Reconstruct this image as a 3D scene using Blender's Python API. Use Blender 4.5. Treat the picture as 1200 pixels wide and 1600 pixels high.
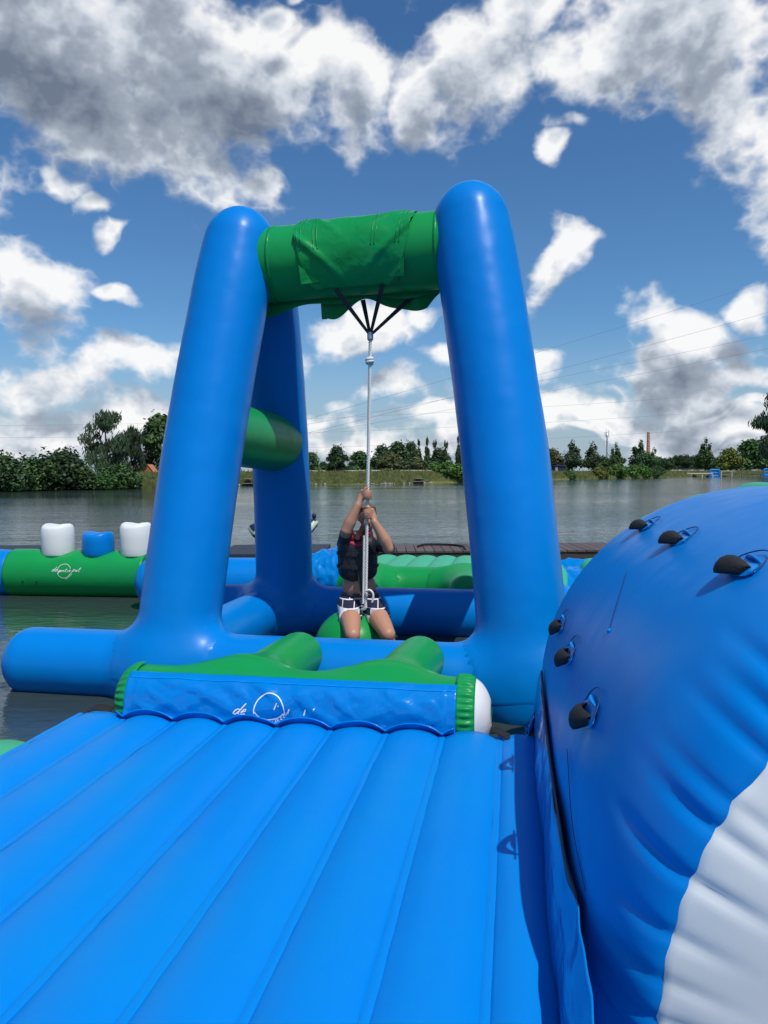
import bpy, bmesh, math, random
import numpy as np
from mathutils import Vector, Matrix, noise

random.seed(7)
for o in list(bpy.data.objects):
    bpy.data.objects.remove(o)
scene = bpy.context.scene
COL = scene.collection
R = math.radians

# ------------------------------------------------------------------ camera
CAM = Vector((0, 0, 1.70))
FPX = 1160.0
ROLL = R(-0.33)
cam_d = bpy.data.cameras.new('camera')
cam = bpy.data.objects.new('camera', cam_d)
COL.objects.link(cam)
cam_d.sensor_fit = 'VERTICAL'
cam_d.sensor_height = 24
cam_d.lens = 24 * FPX / 1600
cam_d.clip_start = 0.05
cam_d.clip_end = 20000
PITCH = math.atan(60 / FPX)
CROT = Matrix.Rotation(R(90) - PITCH, 3, 'X') @ Matrix.Rotation(ROLL, 3, 'Z')
cam.matrix_world = Matrix.Translation(CAM) @ CROT.to_4x4()
scene.camera = cam


def ray(px, py):
    return CROT @ Vector(((px - 600) / FPX, (800 - py) / FPX, -1))


def P(px, py, D):
    d = ray(px, py)
    return CAM + d * (D / d.y)


# park frame: u to the right along the mat edge, v away from the camera
TH = R(10.0)
CT, ST = math.cos(TH), math.sin(TH)


def W(u, v, z):
    return Vector((u * CT + v * ST, -u * ST + v * CT, z))


# ------------------------------------------------------------------ light
sun_l = Vector((0.40, -0.43, 1.0))
sun_dir = W(*sun_l).normalized()
sd = bpy.data.lights.new('sun', 'SUN')
sd.energy = 3.7
sd.angle = R(0.5)
sd.color = (1.0, 0.965, 0.91)
sun = bpy.data.objects.new('sun', sd)
COL.objects.link(sun)
sun.rotation_euler = sun_dir.to_track_quat('Z', 'Y').to_euler()
sun.location = (0, 0, 30)

scene.view_settings.view_transform = 'Standard'
scene.view_settings.look = 'None'
scene.view_settings.exposure = 0.0
scene.view_settings.gamma = 1.0
scene.view_settings.use_curve_mapping = False

world = bpy.data.worlds.new('World')
scene.world = world
world.use_nodes = True
wn = world.node_tree
wn.nodes.clear()
world.cycles.sampling_method = 'MANUAL'
world.cycles.sample_map_resolution = 256

# cloud field: anisotropic soft blobs around directions of the sky, broken up by fractal noise
CLOUDS = [  # px, py, rx, ry (photograph pixels, turned into sky directions)
    (60, 120, 250, 130), (170, 225, 240, 85), (300, 100, 150, 100), (380, 255, 60, 35), (20, 60, 200, 110),
    (560, 150, 100, 58), (430, 50, 40, 35), (480, 165, 50, 30), (730, 165, 62, 58), (790, 110, 80, 90), (860, 40, 65, 55),
    (950, 125, 80, 62), (915, 225, 34, 18), (900, 265, 20, 26), (745, 220, 30, 16), (805, 200, 25, 22), (620, 135, 40, 32),
    (1100, 50, 170, 110), (1150, 180, 90, 90), (1110, 310, 42, 22), (1030, 200, 30, 28), (500, 5, 30, 14),
    (90, 325, 40, 14), (158, 382, 40, 14), (120, 345, 44, 12), (48, 470, 72, 58), (190, 465, 40, 10),
    (882, 440, 50, 34), (850, 466, 40, 16), (660, 480, 26, 12), (600, 520, 100, 40), (680, 500, 40, 32), (1075, 535, 112, 40), (1195, 445, 34, 34),
    (1180, 560, 60, 30), (1040, 560, 110, 18), (760, 560, 70, 20), (400, 560, 90, 24), (940, 655, 130, 12), (920, 628, 108, 30), (1150, 628, 70, 15), (850, 552, 42, 16), (80, 575, 100, 34),
    (220, 555, 90, 28), (60, 640, 120, 16), (200, 650, 90, 14), (620, 620, 110, 26), (530, 660, 44, 18), (700, 655, 90, 20),
    (-160, 300, 120, 90), (1400, 330, 140, 80), (1390, 560, 120, 40), (-150, 560, 120, 50), (600, -180, 220, 90), (1000, -200, 260, 100),
    (100, -160, 240, 120),
]


def math_n(t, op, a, b=None, c=None, clamp=False):
    n = t.nodes.new('ShaderNodeMath')
    n.operation = op
    n.use_clamp = clamp
    for i, x in enumerate((a, b, c)):
        if x is None:
            continue
        if isinstance(x, (int, float)):
            n.inputs[i].default_value = x
        else:
            t.links.new(x, n.inputs[i])
    return n.outputs[0]


def vmath(t, op, a, b=None, scale=None):
    n = t.nodes.new('ShaderNodeVectorMath')
    n.operation = op
    for i, x in enumerate((a, b)):
        if x is None:
            continue
        if isinstance(x, (tuple, list, Vector)):
            n.inputs[i].default_value = tuple(x)
        else:
            t.links.new(x, n.inputs[i])
    if scale is not None:
        n.inputs['Scale'].default_value = scale
    return n.outputs['Value'] if op in ('LENGTH', 'DOT_PRODUCT', 'DISTANCE') else n.outputs['Vector']


def maprange(t, v, a, b, c=0.0, d=1.0, smooth=True):
    n = t.nodes.new('ShaderNodeMapRange')
    if smooth:
        n.interpolation_type = 'SMOOTHSTEP'
    t.links.new(v, n.inputs['Value'])
    n.inputs['From Min'].default_value = a
    n.inputs['From Max'].default_value = b
    n.inputs['To Min'].default_value = c
    n.inputs['To Max'].default_value = d
    return n.outputs['Result']


def noise_n(t, vec, scale, detail=4, rough=0.5, dist=0.0, out='Fac'):
    n = t.nodes.new('ShaderNodeTexNoise')
    n.inputs['Scale'].default_value = scale
    n.inputs['Detail'].default_value = detail
    n.inputs['Roughness'].default_value = rough
    n.inputs['Distortion'].default_value = dist
    if vec is not None:
        t.links.new(vec, n.inputs['Vector'])
    return n.outputs[out]


def build_cloud_group():
    g = bpy.data.node_groups.new('cloud_field', 'ShaderNodeTree')
    g.interface.new_socket('Dir', in_out='INPUT', socket_type='NodeSocketVector')
    g.interface.new_socket('Raw', in_out='OUTPUT', socket_type='NodeSocketFloat')
    g.interface.new_socket('Soft', in_out='OUTPUT', socket_type='NodeSocketFloat')
    gi = g.nodes.new('NodeGroupInput')
    go = g.nodes.new('NodeGroupOutput')
    d = gi.outputs['Dir']
    # gentle warp so that blob outlines are not ellipses
    wv = noise_n(g, d, 5.0, 2, 0.55, 0, 'Color')
    wv = vmath(g, 'SUBTRACT', wv, (0.5, 0.5, 0.5))
    dw = vmath(g, 'ADD', d, vmath(g, 'SCALE', wv, None, 0.22))
    best = None
    for (px, py, rx, ry) in CLOUDS:
        c = ray(px, py)
        ln = c.length
        c = c / ln
        sx, sz = FPX * ln / rx, FPX * ln / ry
        S = Vector((sx, min(sx, sz) * 0.9, sz))
        q = vmath(g, 'MULTIPLY_ADD', dw, tuple(S))
        q.node.inputs[2].default_value = tuple(-a * b for a, b in zip(S, c))
        L = vmath(g, 'DOT_PRODUCT', q, q)
        best = L if best is None else math_n(g, 'MINIMUM', best, L)
    best = math_n(g, 'SQRT', best)
    base = math_n(g, 'MULTIPLY', math_n(g, 'SUBTRACT', 1.15, best), 0.70)
    base = math_n(g, 'MINIMUM', math_n(g, 'MAXIMUM', base, -0.75), 0.60)
    # the rest of the sky: broken cumulus field on a flat layer
    sep = g.nodes.new('ShaderNodeSeparateXYZ')
    g.links.new(d, sep.inputs[0])
    zz = math_n(g, 'ADD', math_n(g, 'MAXIMUM', sep.outputs['Z'], 0.0), 0.10)
    cx = g.nodes.new('ShaderNodeCombineXYZ')
    g.links.new(math_n(g, 'DIVIDE', sep.outputs['X'], zz), cx.inputs['X'])
    g.links.new(math_n(g, 'DIVIDE', sep.outputs['Y'], zz), cx.inputs['Y'])
    field = noise_n(g, cx.outputs[0], 0.55, 2, 0.5)
    behind = maprange(g, sep.outputs['Y'], 0.45, 0.15)
    gen = math_n(g, 'MULTIPLY_ADD', field, 2.2, -1.35)
    gen = math_n(g, 'ADD', gen, math_n(g, 'MULTIPLY', math_n(g, 'SUBTRACT', behind, 1.0), 1.2))
    base = math_n(g, 'MAXIMUM', base, gen)
    # the low band above the horizon, thin layered rows
    fb = vmath(g, 'MULTIPLY', d, (6.0, 6.0, 17.0))
    low = noise_n(g, fb, 1.0, 3, 0.5)
    band = math_n(g, 'MULTIPLY', maprange(g, sep.outputs['Z'], 0.24, 0.06), maprange(g, sep.outputs['Z'], -0.01, 0.03))
    lowv = math_n(g, 'ADD', math_n(g, 'MULTIPLY_ADD', low, 2.0, -0.74), math_n(g, 'MULTIPLY', math_n(g, 'SUBTRACT', band, 1.0), 1.5))
    base = math_n(g, 'MAXIMUM', base, lowv)
    # billows
    nv = vmath(g, 'MULTIPLY', d, (1.0, 1.0, 1.25))
    n1 = noise_n(g, nv, 7.5, 6, 0.50)
    n2 = noise_n(g, nv, 3.2, 3, 0.5)
    n3 = noise_n(g, nv, 21.0, 3, 0.55)
    bil = math_n(g, 'SUBTRACT', 0.22, math_n(g, 'MULTIPLY', math_n(g, 'ABSOLUTE', math_n(g, 'SUBTRACT', n3, 0.5)), 3.4))
    s = math_n(g, 'MULTIPLY_ADD', math_n(g, 'SUBTRACT', n1, 0.5), 2.1, base)
    s = math_n(g, 'MULTIPLY_ADD', math_n(g, 'SUBTRACT', n2, 0.5), 0.9, s)
    s = math_n(g, 'MULTIPLY_ADD', bil, 0.36, s)
    g.links.new(s, go.inputs['Raw'])
    soft = math_n(g, 'MULTIPLY_ADD', math_n(g, 'SUBTRACT', n2, 0.5), 1.6, base)
    soft = math_n(g, 'MULTIPLY_ADD', math_n(g, 'SUBTRACT', n1, 0.5), 0.8, soft)
    g.links.new(soft, go.inputs['Soft'])
    return g


cg = build_cloud_group()
tc = wn.nodes.new('ShaderNodeTexCoord')
dirv = vmath(wn, 'NORMALIZE', tc.outputs['Generated'])


def cloud_at(vec):
    n = wn.nodes.new('ShaderNodeGroup')
    n.node_tree = cg
    wn.links.new(vec, n.inputs[0])
    return n.outputs[0], n.outputs[1]


raw0, soft0 = cloud_at(dirv)
toward = (sun_dir * 0.022 + Vector((0, 0, 0.026)))
raw1, soft1 = cloud_at(vmath(wn, 'NORMALIZE', vmath(wn, 'ADD', dirv, tuple(toward))))
dens = maprange(wn, raw0, -0.12, 0.40)
edge = math_n(wn, 'SUBTRACT', raw0, raw1)
sepd = wn.nodes.new('ShaderNodeSeparateXYZ')
wn.links.new(dirv, sepd.inputs[0])
over = maprange(wn, sepd.outputs['Z'], 0.05, 0.55, 0.50, 0.80)       # higher up one looks at the shaded undersides
lit = math_n(wn, 'MULTIPLY_ADD', edge, 0.80, 0.90)
lit = math_n(wn, 'SUBTRACT', lit, math_n(wn, 'MULTIPLY', maprange(wn, soft0, 0.05, 0.75), over))
lit = math_n(wn, 'MAXIMUM', math_n(wn, 'MINIMUM', lit, 1.0), 0.0)
ramp = wn.nodes.new('ShaderNodeValToRGB')
wn.links.new(lit, ramp.inputs[0])
e = ramp.color_ramp.elements
e[0].position, e[0].color = 0.0, (0.16, 0.20, 0.27, 1)
e[1].position, e[1].color = 1.0, (0.97, 0.97, 0.97, 1)
m = ramp.color_ramp.elements.new(0.45)
m.color = (0.36, 0.41, 0.49, 1)
m = ramp.color_ramp.elements.new(0.72)
m.color = (0.66, 0.71, 0.78, 1)
sky = wn.nodes.new('ShaderNodeTexSky')
sky.sky_type = 'NISHITA'
sky.sun_disc = False
sky.sun_elevation = math.asin(sun_dir.z)
sky.sun_rotation = math.atan2(sun_dir.x, sun_dir.y)
sky.altitude = 20
sky.air_density = 1.0
sky.dust_density = 0.5
sky.ozone_density = 2.0
BG = 0.095
skyg = wn.nodes.new('ShaderNodeHueSaturation')
skyg.inputs['Saturation'].default_value = 1.12
skyg.inputs['Value'].default_value = 0.98
wn.links.new(sky.outputs[0], skyg.inputs['Color'])
cl = vmath(wn, 'SCALE', ramp.outputs['Color'], None, 1.0 / BG)
hz = wn.nodes.new('ShaderNodeMix')
hz.data_type = 'RGBA'
wn.links.new(maprange(wn, sepd.outputs['Z'], 0.20, 0.0, 0.0, 0.85), hz.inputs['Factor'])
hz.inputs['B'].default_value = (0.37 / BG, 0.45 / BG, 0.55 / BG, 1)
mix = wn.nodes.new('ShaderNodeMix')
mix.data_type = 'RGBA'
wn.links.new(math_n(wn, 'MULTIPLY', dens, 0.97), mix.inputs['Factor'])
wn.links.new(vmath(wn, 'MULTIPLY', skyg.outputs['Color'], (0.70, 1.00, 1.20)), hz.inputs['A'])
wn.links.new(hz.outputs['Result'], mix.inputs['A'])
wn.links.new(cl, mix.inputs['B'])
bg = wn.nodes.new('ShaderNodeBackground')
bg.inputs['Strength'].default_value = BG
wn.links.new(mix.outputs['Result'], bg.inputs['Color'])
wo = wn.nodes.new('ShaderNodeOutputWorld')
wn.links.new(bg.outputs[0], wo.inputs['Surface'])


# ------------------------------------------------------------------ materials
def new_mat(name):
    m = bpy.data.materials.new(name)
    m.use_nodes = True
    t = m.node_tree
    b = t.nodes['Principled BSDF']
    return m, t, b


def simple(name, col, rough=0.5, var=0.12, scale=8.0, bump=0.0, bscale=40.0, metal=0.0, objrand=0.0):
    m, t, b = new_mat(name)
    co = t.nodes.new('ShaderNodeTexCoord').outputs['Object']
    f = noise_n(t, co, scale, 5, 0.6)
    mx = t.nodes.new('ShaderNodeMix')
    mx.data_type = 'RGBA'
    t.links.new(f, mx.inputs['Factor'])
    mx.inputs['A'].default_value = tuple(c * (1 - var) for c in col) + (1,)
    mx.inputs['B'].default_value = tuple(min(1, c * (1 + var)) for c in col) + (1,)
    src = mx.outputs['Result']
    if objrand:
        oi = t.nodes.new('ShaderNodeObjectInfo')
        hs = t.nodes.new('ShaderNodeHueSaturation')
        t.links.new(src, hs.inputs['Color'])
        t.links.new(math_n(t, 'MULTIPLY_ADD', oi.outputs['Random'], objrand, 1 - objrand / 2), hs.inputs['Value'])
        t.links.new(math_n(t, 'MULTIPLY_ADD', oi.outputs['Random'], 0.04, 0.48), hs.inputs['Hue'])
        src = hs.outputs['Color']
    t.links.new(src, b.inputs['Base Color'])
    b.inputs['Roughness'].default_value = rough
    b.inputs['Metallic'].default_value = metal
    if bump:
        bn = t.nodes.new('ShaderNodeBump')
        bn.inputs['Strength'].default_value = bump
        bn.inputs['Distance'].default_value = 0.01
        t.links.new(noise_n(t, co, bscale, 4, 0.6), bn.inputs['Height'])
        t.links.new(bn.outputs[0], b.inputs['Normal'])
    return m


def vinyl(name, col, rough=0.34, dirt=0.10, soft=1.0, faded=0.0, wrinkle=0.0, spec=0.17):
    """coated PVC tarpaulin: slight dust, faint weave, soft waviness"""
    m, t, b = new_mat(name)
    co = t.nodes.new('ShaderNodeTexCoord').outputs['Object']
    big = noise_n(t, co, 1.7, 5, 0.6)
    mx = t.nodes.new('ShaderNodeMix')
    mx.data_type = 'RGBA'
    t.links.new(maprange(t, big, 0.35, 0.75), mx.inputs['Factor'])
    mx.inputs['A'].default_value = tuple(col) + (1,)
    lighter = tuple(c * (1 - dirt) + dirt * d for c, d in zip(col, (0.0, 0.30, 0.50)))
    mx.inputs['B'].default_value = lighter + (1,)
    # small dust flecks and dried water spots
    fl = noise_n(t, co, 38.0, 5, 0.7)
    fm = maprange(t, fl, 0.60, 0.78, 0.0, 0.16 + faded)
    mx2 = t.nodes.new('ShaderNodeMix')
    mx2.data_type = 'RGBA'
    t.links.new(fm, mx2.inputs['Factor'])
    t.links.new(mx.outputs['Result'], mx2.inputs['A'])
    mx2.inputs['B'].default_value = tuple(c * 0.6 + 0.4 * d for c, d in zip(col, (0.12, 0.42, 0.6))) + (1,)
    t.links.new(mx2.outputs['Result'], b.inputs['Base Color'])
    rn = noise_n(t, co, 6.0, 4, 0.6)
    t.links.new(math_n(t, 'MULTIPLY_ADD', rn, 0.16, rough - 0.08), b.inputs['Roughness'])
    b.inputs['Specular IOR Level'].default_value = spec
    h = math_n(t, 'MULTIPLY', noise_n(t, co, 2.6, 2, 0.5), 1.0 * soft)
    if wrinkle:
        wv = vmath(t, 'MULTIPLY', co, (9.0, 3.0, 9.0))
        h = math_n(t, 'ADD', h, math_n(t, 'MULTIPLY', noise_n(t, wv, 1.0, 3, 0.5, 0.8), wrinkle))
    bn = t.nodes.new('ShaderNodeBump')
    bn.inputs['Strength'].default_value = 0.55
    bn.inputs['Distance'].default_value = 0.02
    t.links.new(h, bn.inputs['Height'])
    bn2 = t.nodes.new('ShaderNodeBump')
    bn2.inputs['Strength'].default_value = 0.10
    bn2.inputs['Distance'].default_value = 0.001
    t.links.new(noise_n(t, co, 260.0, 2, 0.5), bn2.inputs['Height'])
    t.links.new(bn.outputs[0], bn2.inputs['Normal'])
    t.links.new(bn2.outputs[0], b.inputs['Normal'])
    return m


BLUE = (0.0, 0.190, 0.60)
GREEN = (0.008, 0.275, 0.062)
M = {}
M['blue'] = vinyl('blue_vinyl', BLUE, 0.33, 0.05)
M['mat_blue'] = vinyl('mat_blue_vinyl', (0.0, 0.210, 0.66), 0.44, 0.16, 0.9, 0.14, wrinkle=0.3)
M['blue_sheet'] = vinyl('blue_sheet_vinyl', (0.0, 0.19, 0.58), 0.16, 0.05, 1.4, wrinkle=0.6, spec=0.32)
M['blue_patch'] = vinyl('blue_patch_vinyl', (0.0, 0.23, 0.68), 0.3, 0.05)
M['green'] = vinyl('green_vinyl', GREEN, 0.33, 0.05)
M['green_sheet'] = vinyl('green_sheet_vinyl', (0.006, 0.25, 0.06), 0.27, 0.05, 1.6, wrinkle=0.7)
M['pale_green'] = vinyl('pale_green_vinyl', (0.05, 0.40, 0.20), 0.45, 0.18)
M['white'] = vinyl('white_vinyl', (0.72, 0.735, 0.73), 0.42, 0.06, 1.0)
M['print'] = simple('white_print', (0.80, 0.85, 0.85), 0.5, 0.05)
M['black'] = simple('black_neoprene', (0.008, 0.008, 0.010), 0.75, 0.3, 20, 0.3, 120)
M['strap'] = simple('black_webbing', (0.010, 0.010, 0.014), 0.6, 0.3, 40, 0.4, 200)
M['seam_dark'] = simple('dark_zip', (0.004, 0.008, 0.03), 0.5, 0.2)
M['navy_net'] = simple('dark_mesh', (0.02, 0.03, 0.045), 0.7, 0.3, 30, 0.4, 90)
M['steel'] = simple('galvanised_steel', (0.45, 0.47, 0.50), 0.35, 0.1, 30, metal=0.8)


def shore_mats():
    m, t, b = new_mat('lake_water')
    geo = t.nodes.new('ShaderNodeNewGeometry').outputs['Position']
    b.inputs['Base Color'].default_value = (0.034, 0.052, 0.050, 1)
    b.inputs['Roughness'].default_value = 0.05
    b.inputs['IOR'].default_value = 1.333
    v = vmath(t, 'MULTIPLY', geo, (1.0, 1.7, 1.0))
    n1 = noise_n(t, v, 1.5, 4, 0.55, 0.4)
    n2 = noise_n(t, v, 6.5, 3, 0.5, 0.3)
    gust = maprange(t, noise_n(t, vmath(t, 'MULTIPLY', geo, (0.012, 0.05, 1.0)), 1.0, 2, 0.5), 0.35, 0.65, 0.35, 1.0)
    n0 = noise_n(t, vmath(t, 'MULTIPLY', geo, (0.22, 0.80, 1.0)), 1.0, 3, 0.5, 0.3)
    h = math_n(t, 'ADD', math_n(t, 'MULTIPLY', n1, 0.7), math_n(t, 'MULTIPLY', n2, 0.28))
    h = math_n(t, 'MULTIPLY_ADD', n0, 1.3, h)
    h = math_n(t, 'MULTIPLY', h, gust)
    bn = t.nodes.new('ShaderNodeBump')
    bn.inputs['Strength'].default_value = 1.0
    bn.inputs['Distance'].default_value = 0.050
    t.links.new(h, bn.inputs['Height'])
    t.links.new(bn.outputs[0], b.inputs['Normal'])
    M['water'] = m
    m, t, b = new_mat('grass_land')
    geo = t.nodes.new('ShaderNodeNewGeometry').outputs['Position']
    n1 = noise_n(t, geo, 0.10, 6, 0.65)
    n2 = noise_n(t, geo, 1.6, 5, 0.65)
    cr = t.nodes.new('ShaderNodeValToRGB')
    t.links.new(math_n(t, 'MULTIPLY_ADD', n1, 0.7, math_n(t, 'MULTIPLY', n2, 0.3)), cr.inputs[0])
    e = cr.color_ramp.elements
    e[0].position, e[0].color = 0.35, (0.055, 0.085, 0.018, 1)
    e[1].position, e[1].color = 0.66, (0.20, 0.135, 0.065, 1)
    mm = e.new(0.52)
    mm.color = (0.13, 0.13, 0.035, 1)
    t.links.new(cr.outputs[0], b.inputs['Base Color'])
    b.inputs['Roughness'].default_value = 0.9
    M['land'] = m


shore_mats()


def leaf_mat(name, col, var=0.5):
    m, t, b = new_mat(name)
    geo = t.nodes.new('ShaderNodeNewGeometry').outputs['Position']
    oi = t.nodes.new('ShaderNodeObjectInfo')
    f = noise_n(t, geo, 1.1, 4, 0.7)
    mx = t.nodes.new('ShaderNodeMix')
    mx.data_type = 'RGBA'
    t.links.new(maprange(t, f, 0.3, 0.7), mx.inputs['Factor'])
    mx.inputs['A'].default_value = tuple(c * (1 - var) for c in col) + (1,)
    mx.inputs['B'].default_value = tuple(c * (1 + var) for c in col) + (1,)
    hs = t.nodes.new('ShaderNodeHueSaturation')
    t.links.new(mx.outputs['Result'], hs.inputs['Color'])
    t.links.new(math_n(t, 'MULTIPLY_ADD', oi.outputs['Random'], 0.5, 0.75), hs.inputs['Value'])
    t.links.new(math_n(t, 'MULTIPLY_ADD', oi.outputs['Random'], 0.03, 0.485), hs.inputs['Hue'])
    t.links.new(hs.outputs['Color'], b.inputs['Base Color'])
    b.inputs['Roughness'].default_value = 0.55
    b.inputs['Specular IOR Level'].default_value = 0.3
    return m


M['leaf_dark'] = leaf_mat('leaf_dark', (0.028, 0.066, 0.018))
M['leaf_mid'] = leaf_mat('leaf_mid', (0.044, 0.095, 0.022))
M['leaf_bright'] = leaf_mat('leaf_bright', (0.07, 0.145, 0.022))
M['leaf_yellow'] = leaf_mat('leaf_yellow', (0.125, 0.140, 0.022))
M['leaf_olive'] = leaf_mat('leaf_olive', (0.080, 0.095, 0.032))
M['leaf_birch'] = leaf_mat('leaf_birch', (0.042, 0.072, 0.034))
M['bark'] = simple('bark', (0.055, 0.045, 0.035), 0.9, 0.4, 4)


# ------------------------------------------------------------------ object helpers
def make_mesh(name, verts, faces, smooth=True):
    me = bpy.data.meshes.new(name)
    me.from_pydata([tuple(v) for v in verts], [], faces)
    if smooth:
        me.polygons.foreach_set('use_smooth', [True] * len(me.polygons))
    me.update()
    return me


def thing(name, loc, label, cat, group=None, rz=0.0):
    o = bpy.data.objects.new(name, None)
    COL.objects.link(o)
    o.empty_display_size = 0.1
    o.location = loc
    o.rotation_euler = (0, 0, rz)
    o['label'] = label
    o['category'] = cat
    if group:
        o['group'] = group
    return o


def wmat(o):
    m = Matrix.Translation(o.location) @ o.rotation_euler.to_matrix().to_4x4()
    return (wmat(o.parent) @ m) if o.parent else m


def part(name, verts, faces, mat, parent=None, smooth=True, label=None):
    """verts are world coordinates"""
    me = make_mesh(name, verts, faces, smooth)
    me.materials.append(M[mat] if isinstance(mat, str) else mat)
    o = bpy.data.objects.new(name, me)
    COL.objects.link(o)
    if parent is not None:
        me.transform(wmat(parent).inverted())
        o.parent = parent
    if label:
        o['label'] = label
    return o


def tag(o, label, cat, group=None, kind=None):
    o['label'] = label
    if cat:
        o['category'] = cat
    if group:
        o['group'] = group
    if kind:
        o['kind'] = kind
    return o


def recenter(o):
    """origin of a one-mesh thing at the middle of its base"""
    co = [v.co for v in o.data.vertices]
    c = Vector(((min(v.x for v in co) + max(v.x for v in co)) / 2, (min(v.y for v in co) + max(v.y for v in co)) / 2, min(v.z for v in co)))
    o.data.transform(Matrix.Translation(-c))
    o.location = c
    return o


def grid_faces(nr, nc, closed=True, flip=False):
    F = []
    for i in range(nr - 1):
        for j in range(nc if closed else nc - 1):
            a, b = i * nc + j, i * nc + (j + 1) % nc
            c, d = (i + 1) * nc + (j + 1) % nc, (i + 1) * nc + j
            F.append((a, d, c, b) if flip else (a, b, c, d))
    return F


def catmull(pts, n):
    pts = [Vector(p) for p in pts]
    if len(pts) == 2:
        return [pts[0].lerp(pts[1], i / n) for i in range(n + 1)]
    ext = [pts[0] * 2 - pts[1]] + pts + [pts[-1] * 2 - pts[-2]]
    out = []
    m = len(pts) - 1
    for i in range(n + 1):
        t = i / n * m
        k = min(int(t), m - 1)
        t -= k
        a, b, c, d = ext[k:k + 4]
        out.append(0.5 * ((2 * b) + (c - a) * t + (2 * a - 5 * b + 4 * c - d) * t * t + (3 * b - a - 3 * c + d) * t ** 3))
    return out


def tube(pts, r, n=24, steps=24, cap=(1.0, 1.0), squash=1.0, rot=0.0):
    """rounded tube along a path. r: number or function of t. cap: length of each domed end / radius (0 flat)"""
    rf = r if callable(r) else (lambda t: r)
    path = catmull(pts, steps)
    rings = []   # (centre, radius, tangent)
    T0 = (path[1] - path[0]).normalized()
    T1 = (path[-1] - path[-2]).normalized()
    L = sum((path[i + 1] - path[i]).length for i in range(steps))
    cum = [0]
    for i in range(steps):
        cum.append(cum[-1] + (path[i + 1] - path[i]).length)

    def at(s):
        s = max(0, min(L, s))
        for i in range(steps):
            if s <= cum[i + 1] + 1e-9:
                f = (s - cum[i]) / max(cum[i + 1] - cum[i], 1e-9)
                return path[i].lerp(path[i + 1], f), (path[i + 1] - path[i]).normalized()
        return path[-1], T1
    r0, r1 = rf(0), rf(1)
    c0, c1 = cap[0] * r0, cap[1] * r1
    ss = []
    if cap[0] > 0:
        for k in range(0, 7):
            a = k / 7 * math.pi / 2
            ss.append((c0 * (1 - math.cos(a)), math.sin(a) * 0.999 + 0.001))
    for k in range(steps + 1):
        s = c0 + (L - c0 - c1) * k / steps
        ss.append((s, 1.0))
    if cap[1] > 0:
        for k in range(6, -1, -1):
            a = k / 7 * math.pi / 2
            ss.append((L - c1 * (1 - math.cos(a)), math.sin(a) * 0.999 + 0.001))
    V, C = [], []
    up = None
    for s, q in ss:
        c, T = at(s)
        if up is None:
            ref = Vector((0, 0, 1)) if abs(T.z) < 0.85 else Vector((0, 1, 0))
            up = (ref - T * ref.dot(T)).normalized()
        else:
            up = (up - T * up.dot(T)).normalized()
        side = T.cross(up)
        rr = rf(s / L) * q
        for j in range(n):
            a = 2 * math.pi * j / n + rot
            V.append(c + (up * math.cos(a) * squash + side * math.sin(a)) * rr)
            C.append(c)
    F = grid_faces(len(ss), n)
    F.append(tuple(range(n - 1, -1, -1)))
    F.append(tuple(range((len(ss) - 1) * n, len(ss) * n)))
    return V, F, C


def sd_path(p, path, rs):
    """p (N,3) distance to a polyline capsule chain"""
    best = np.full(len(p), 1e9)
    for i in range(len(path) - 1):
        a, b = np.array(path[i]), np.array(path[i + 1])
        ab = b - a
        t = np.clip(((p - a) @ ab) / (ab @ ab), 0, 1)
        d = np.linalg.norm(p - a - t[:, None] * ab, axis=1) - (rs[i] * (1 - t) + rs[i + 1] * t)
        best = np.minimum(best, d)
    return best


def smin(a, b, k):
    h = np.clip(0.5 + 0.5 * (b - a) / k, 0, 1)
    return b * (1 - h) + a * h - k * h * (1 - h)


def conform(V, C, others, k=0.16, maxd=0.13):
    """grow the skin of a tube outward so it runs smoothly into its neighbours"""
    v = np.array([tuple(x) for x in V])
    c = np.array([tuple(x) for x in C])
    n = v - c
    own = np.linalg.norm(n, axis=1)
    nn = n / np.maximum(own, 1e-6)[:, None]
    tot = np.zeros(len(v))
    for it in range(10):
        p = v + nn * tot[:, None]
        d = tot.copy()
        for (path, rs) in others:
            d = smin(d, sd_path(p, path, rs), k)
        tot = np.clip(tot - d * 0.8, 0, maxd)
    return [Vector(x) for x in (v + nn * tot[:, None])]


def box(a, b):
    (x0, y0, z0), (x1, y1, z1) = a, b
    V = [(x0, y0, z0), (x1, y0, z0), (x1, y1, z0), (x0, y1, z0), (x0, y0, z1), (x1, y0, z1), (x1, y1, z1), (x0, y1, z1)]
    F = [(0, 3, 2, 1), (4, 5, 6, 7), (0, 1, 5, 4), (1, 2, 6, 5), (2, 3, 7, 6), (3, 0, 4, 7)]
    return [Vector(v) for v in V], F


def wbox(u0, v0, z0, u1, v1, z1):
    V, F = box((u0, v0, z0), (u1, v1, z1))
    return [W(*v) for v in V], F


def join(*vf):
    V, F = [], []
    for x in vf:
        o = len(V)
        V += list(x[0])
        F += [tuple(i + o for i in f) for f in x[1]]
    return V, F


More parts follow.
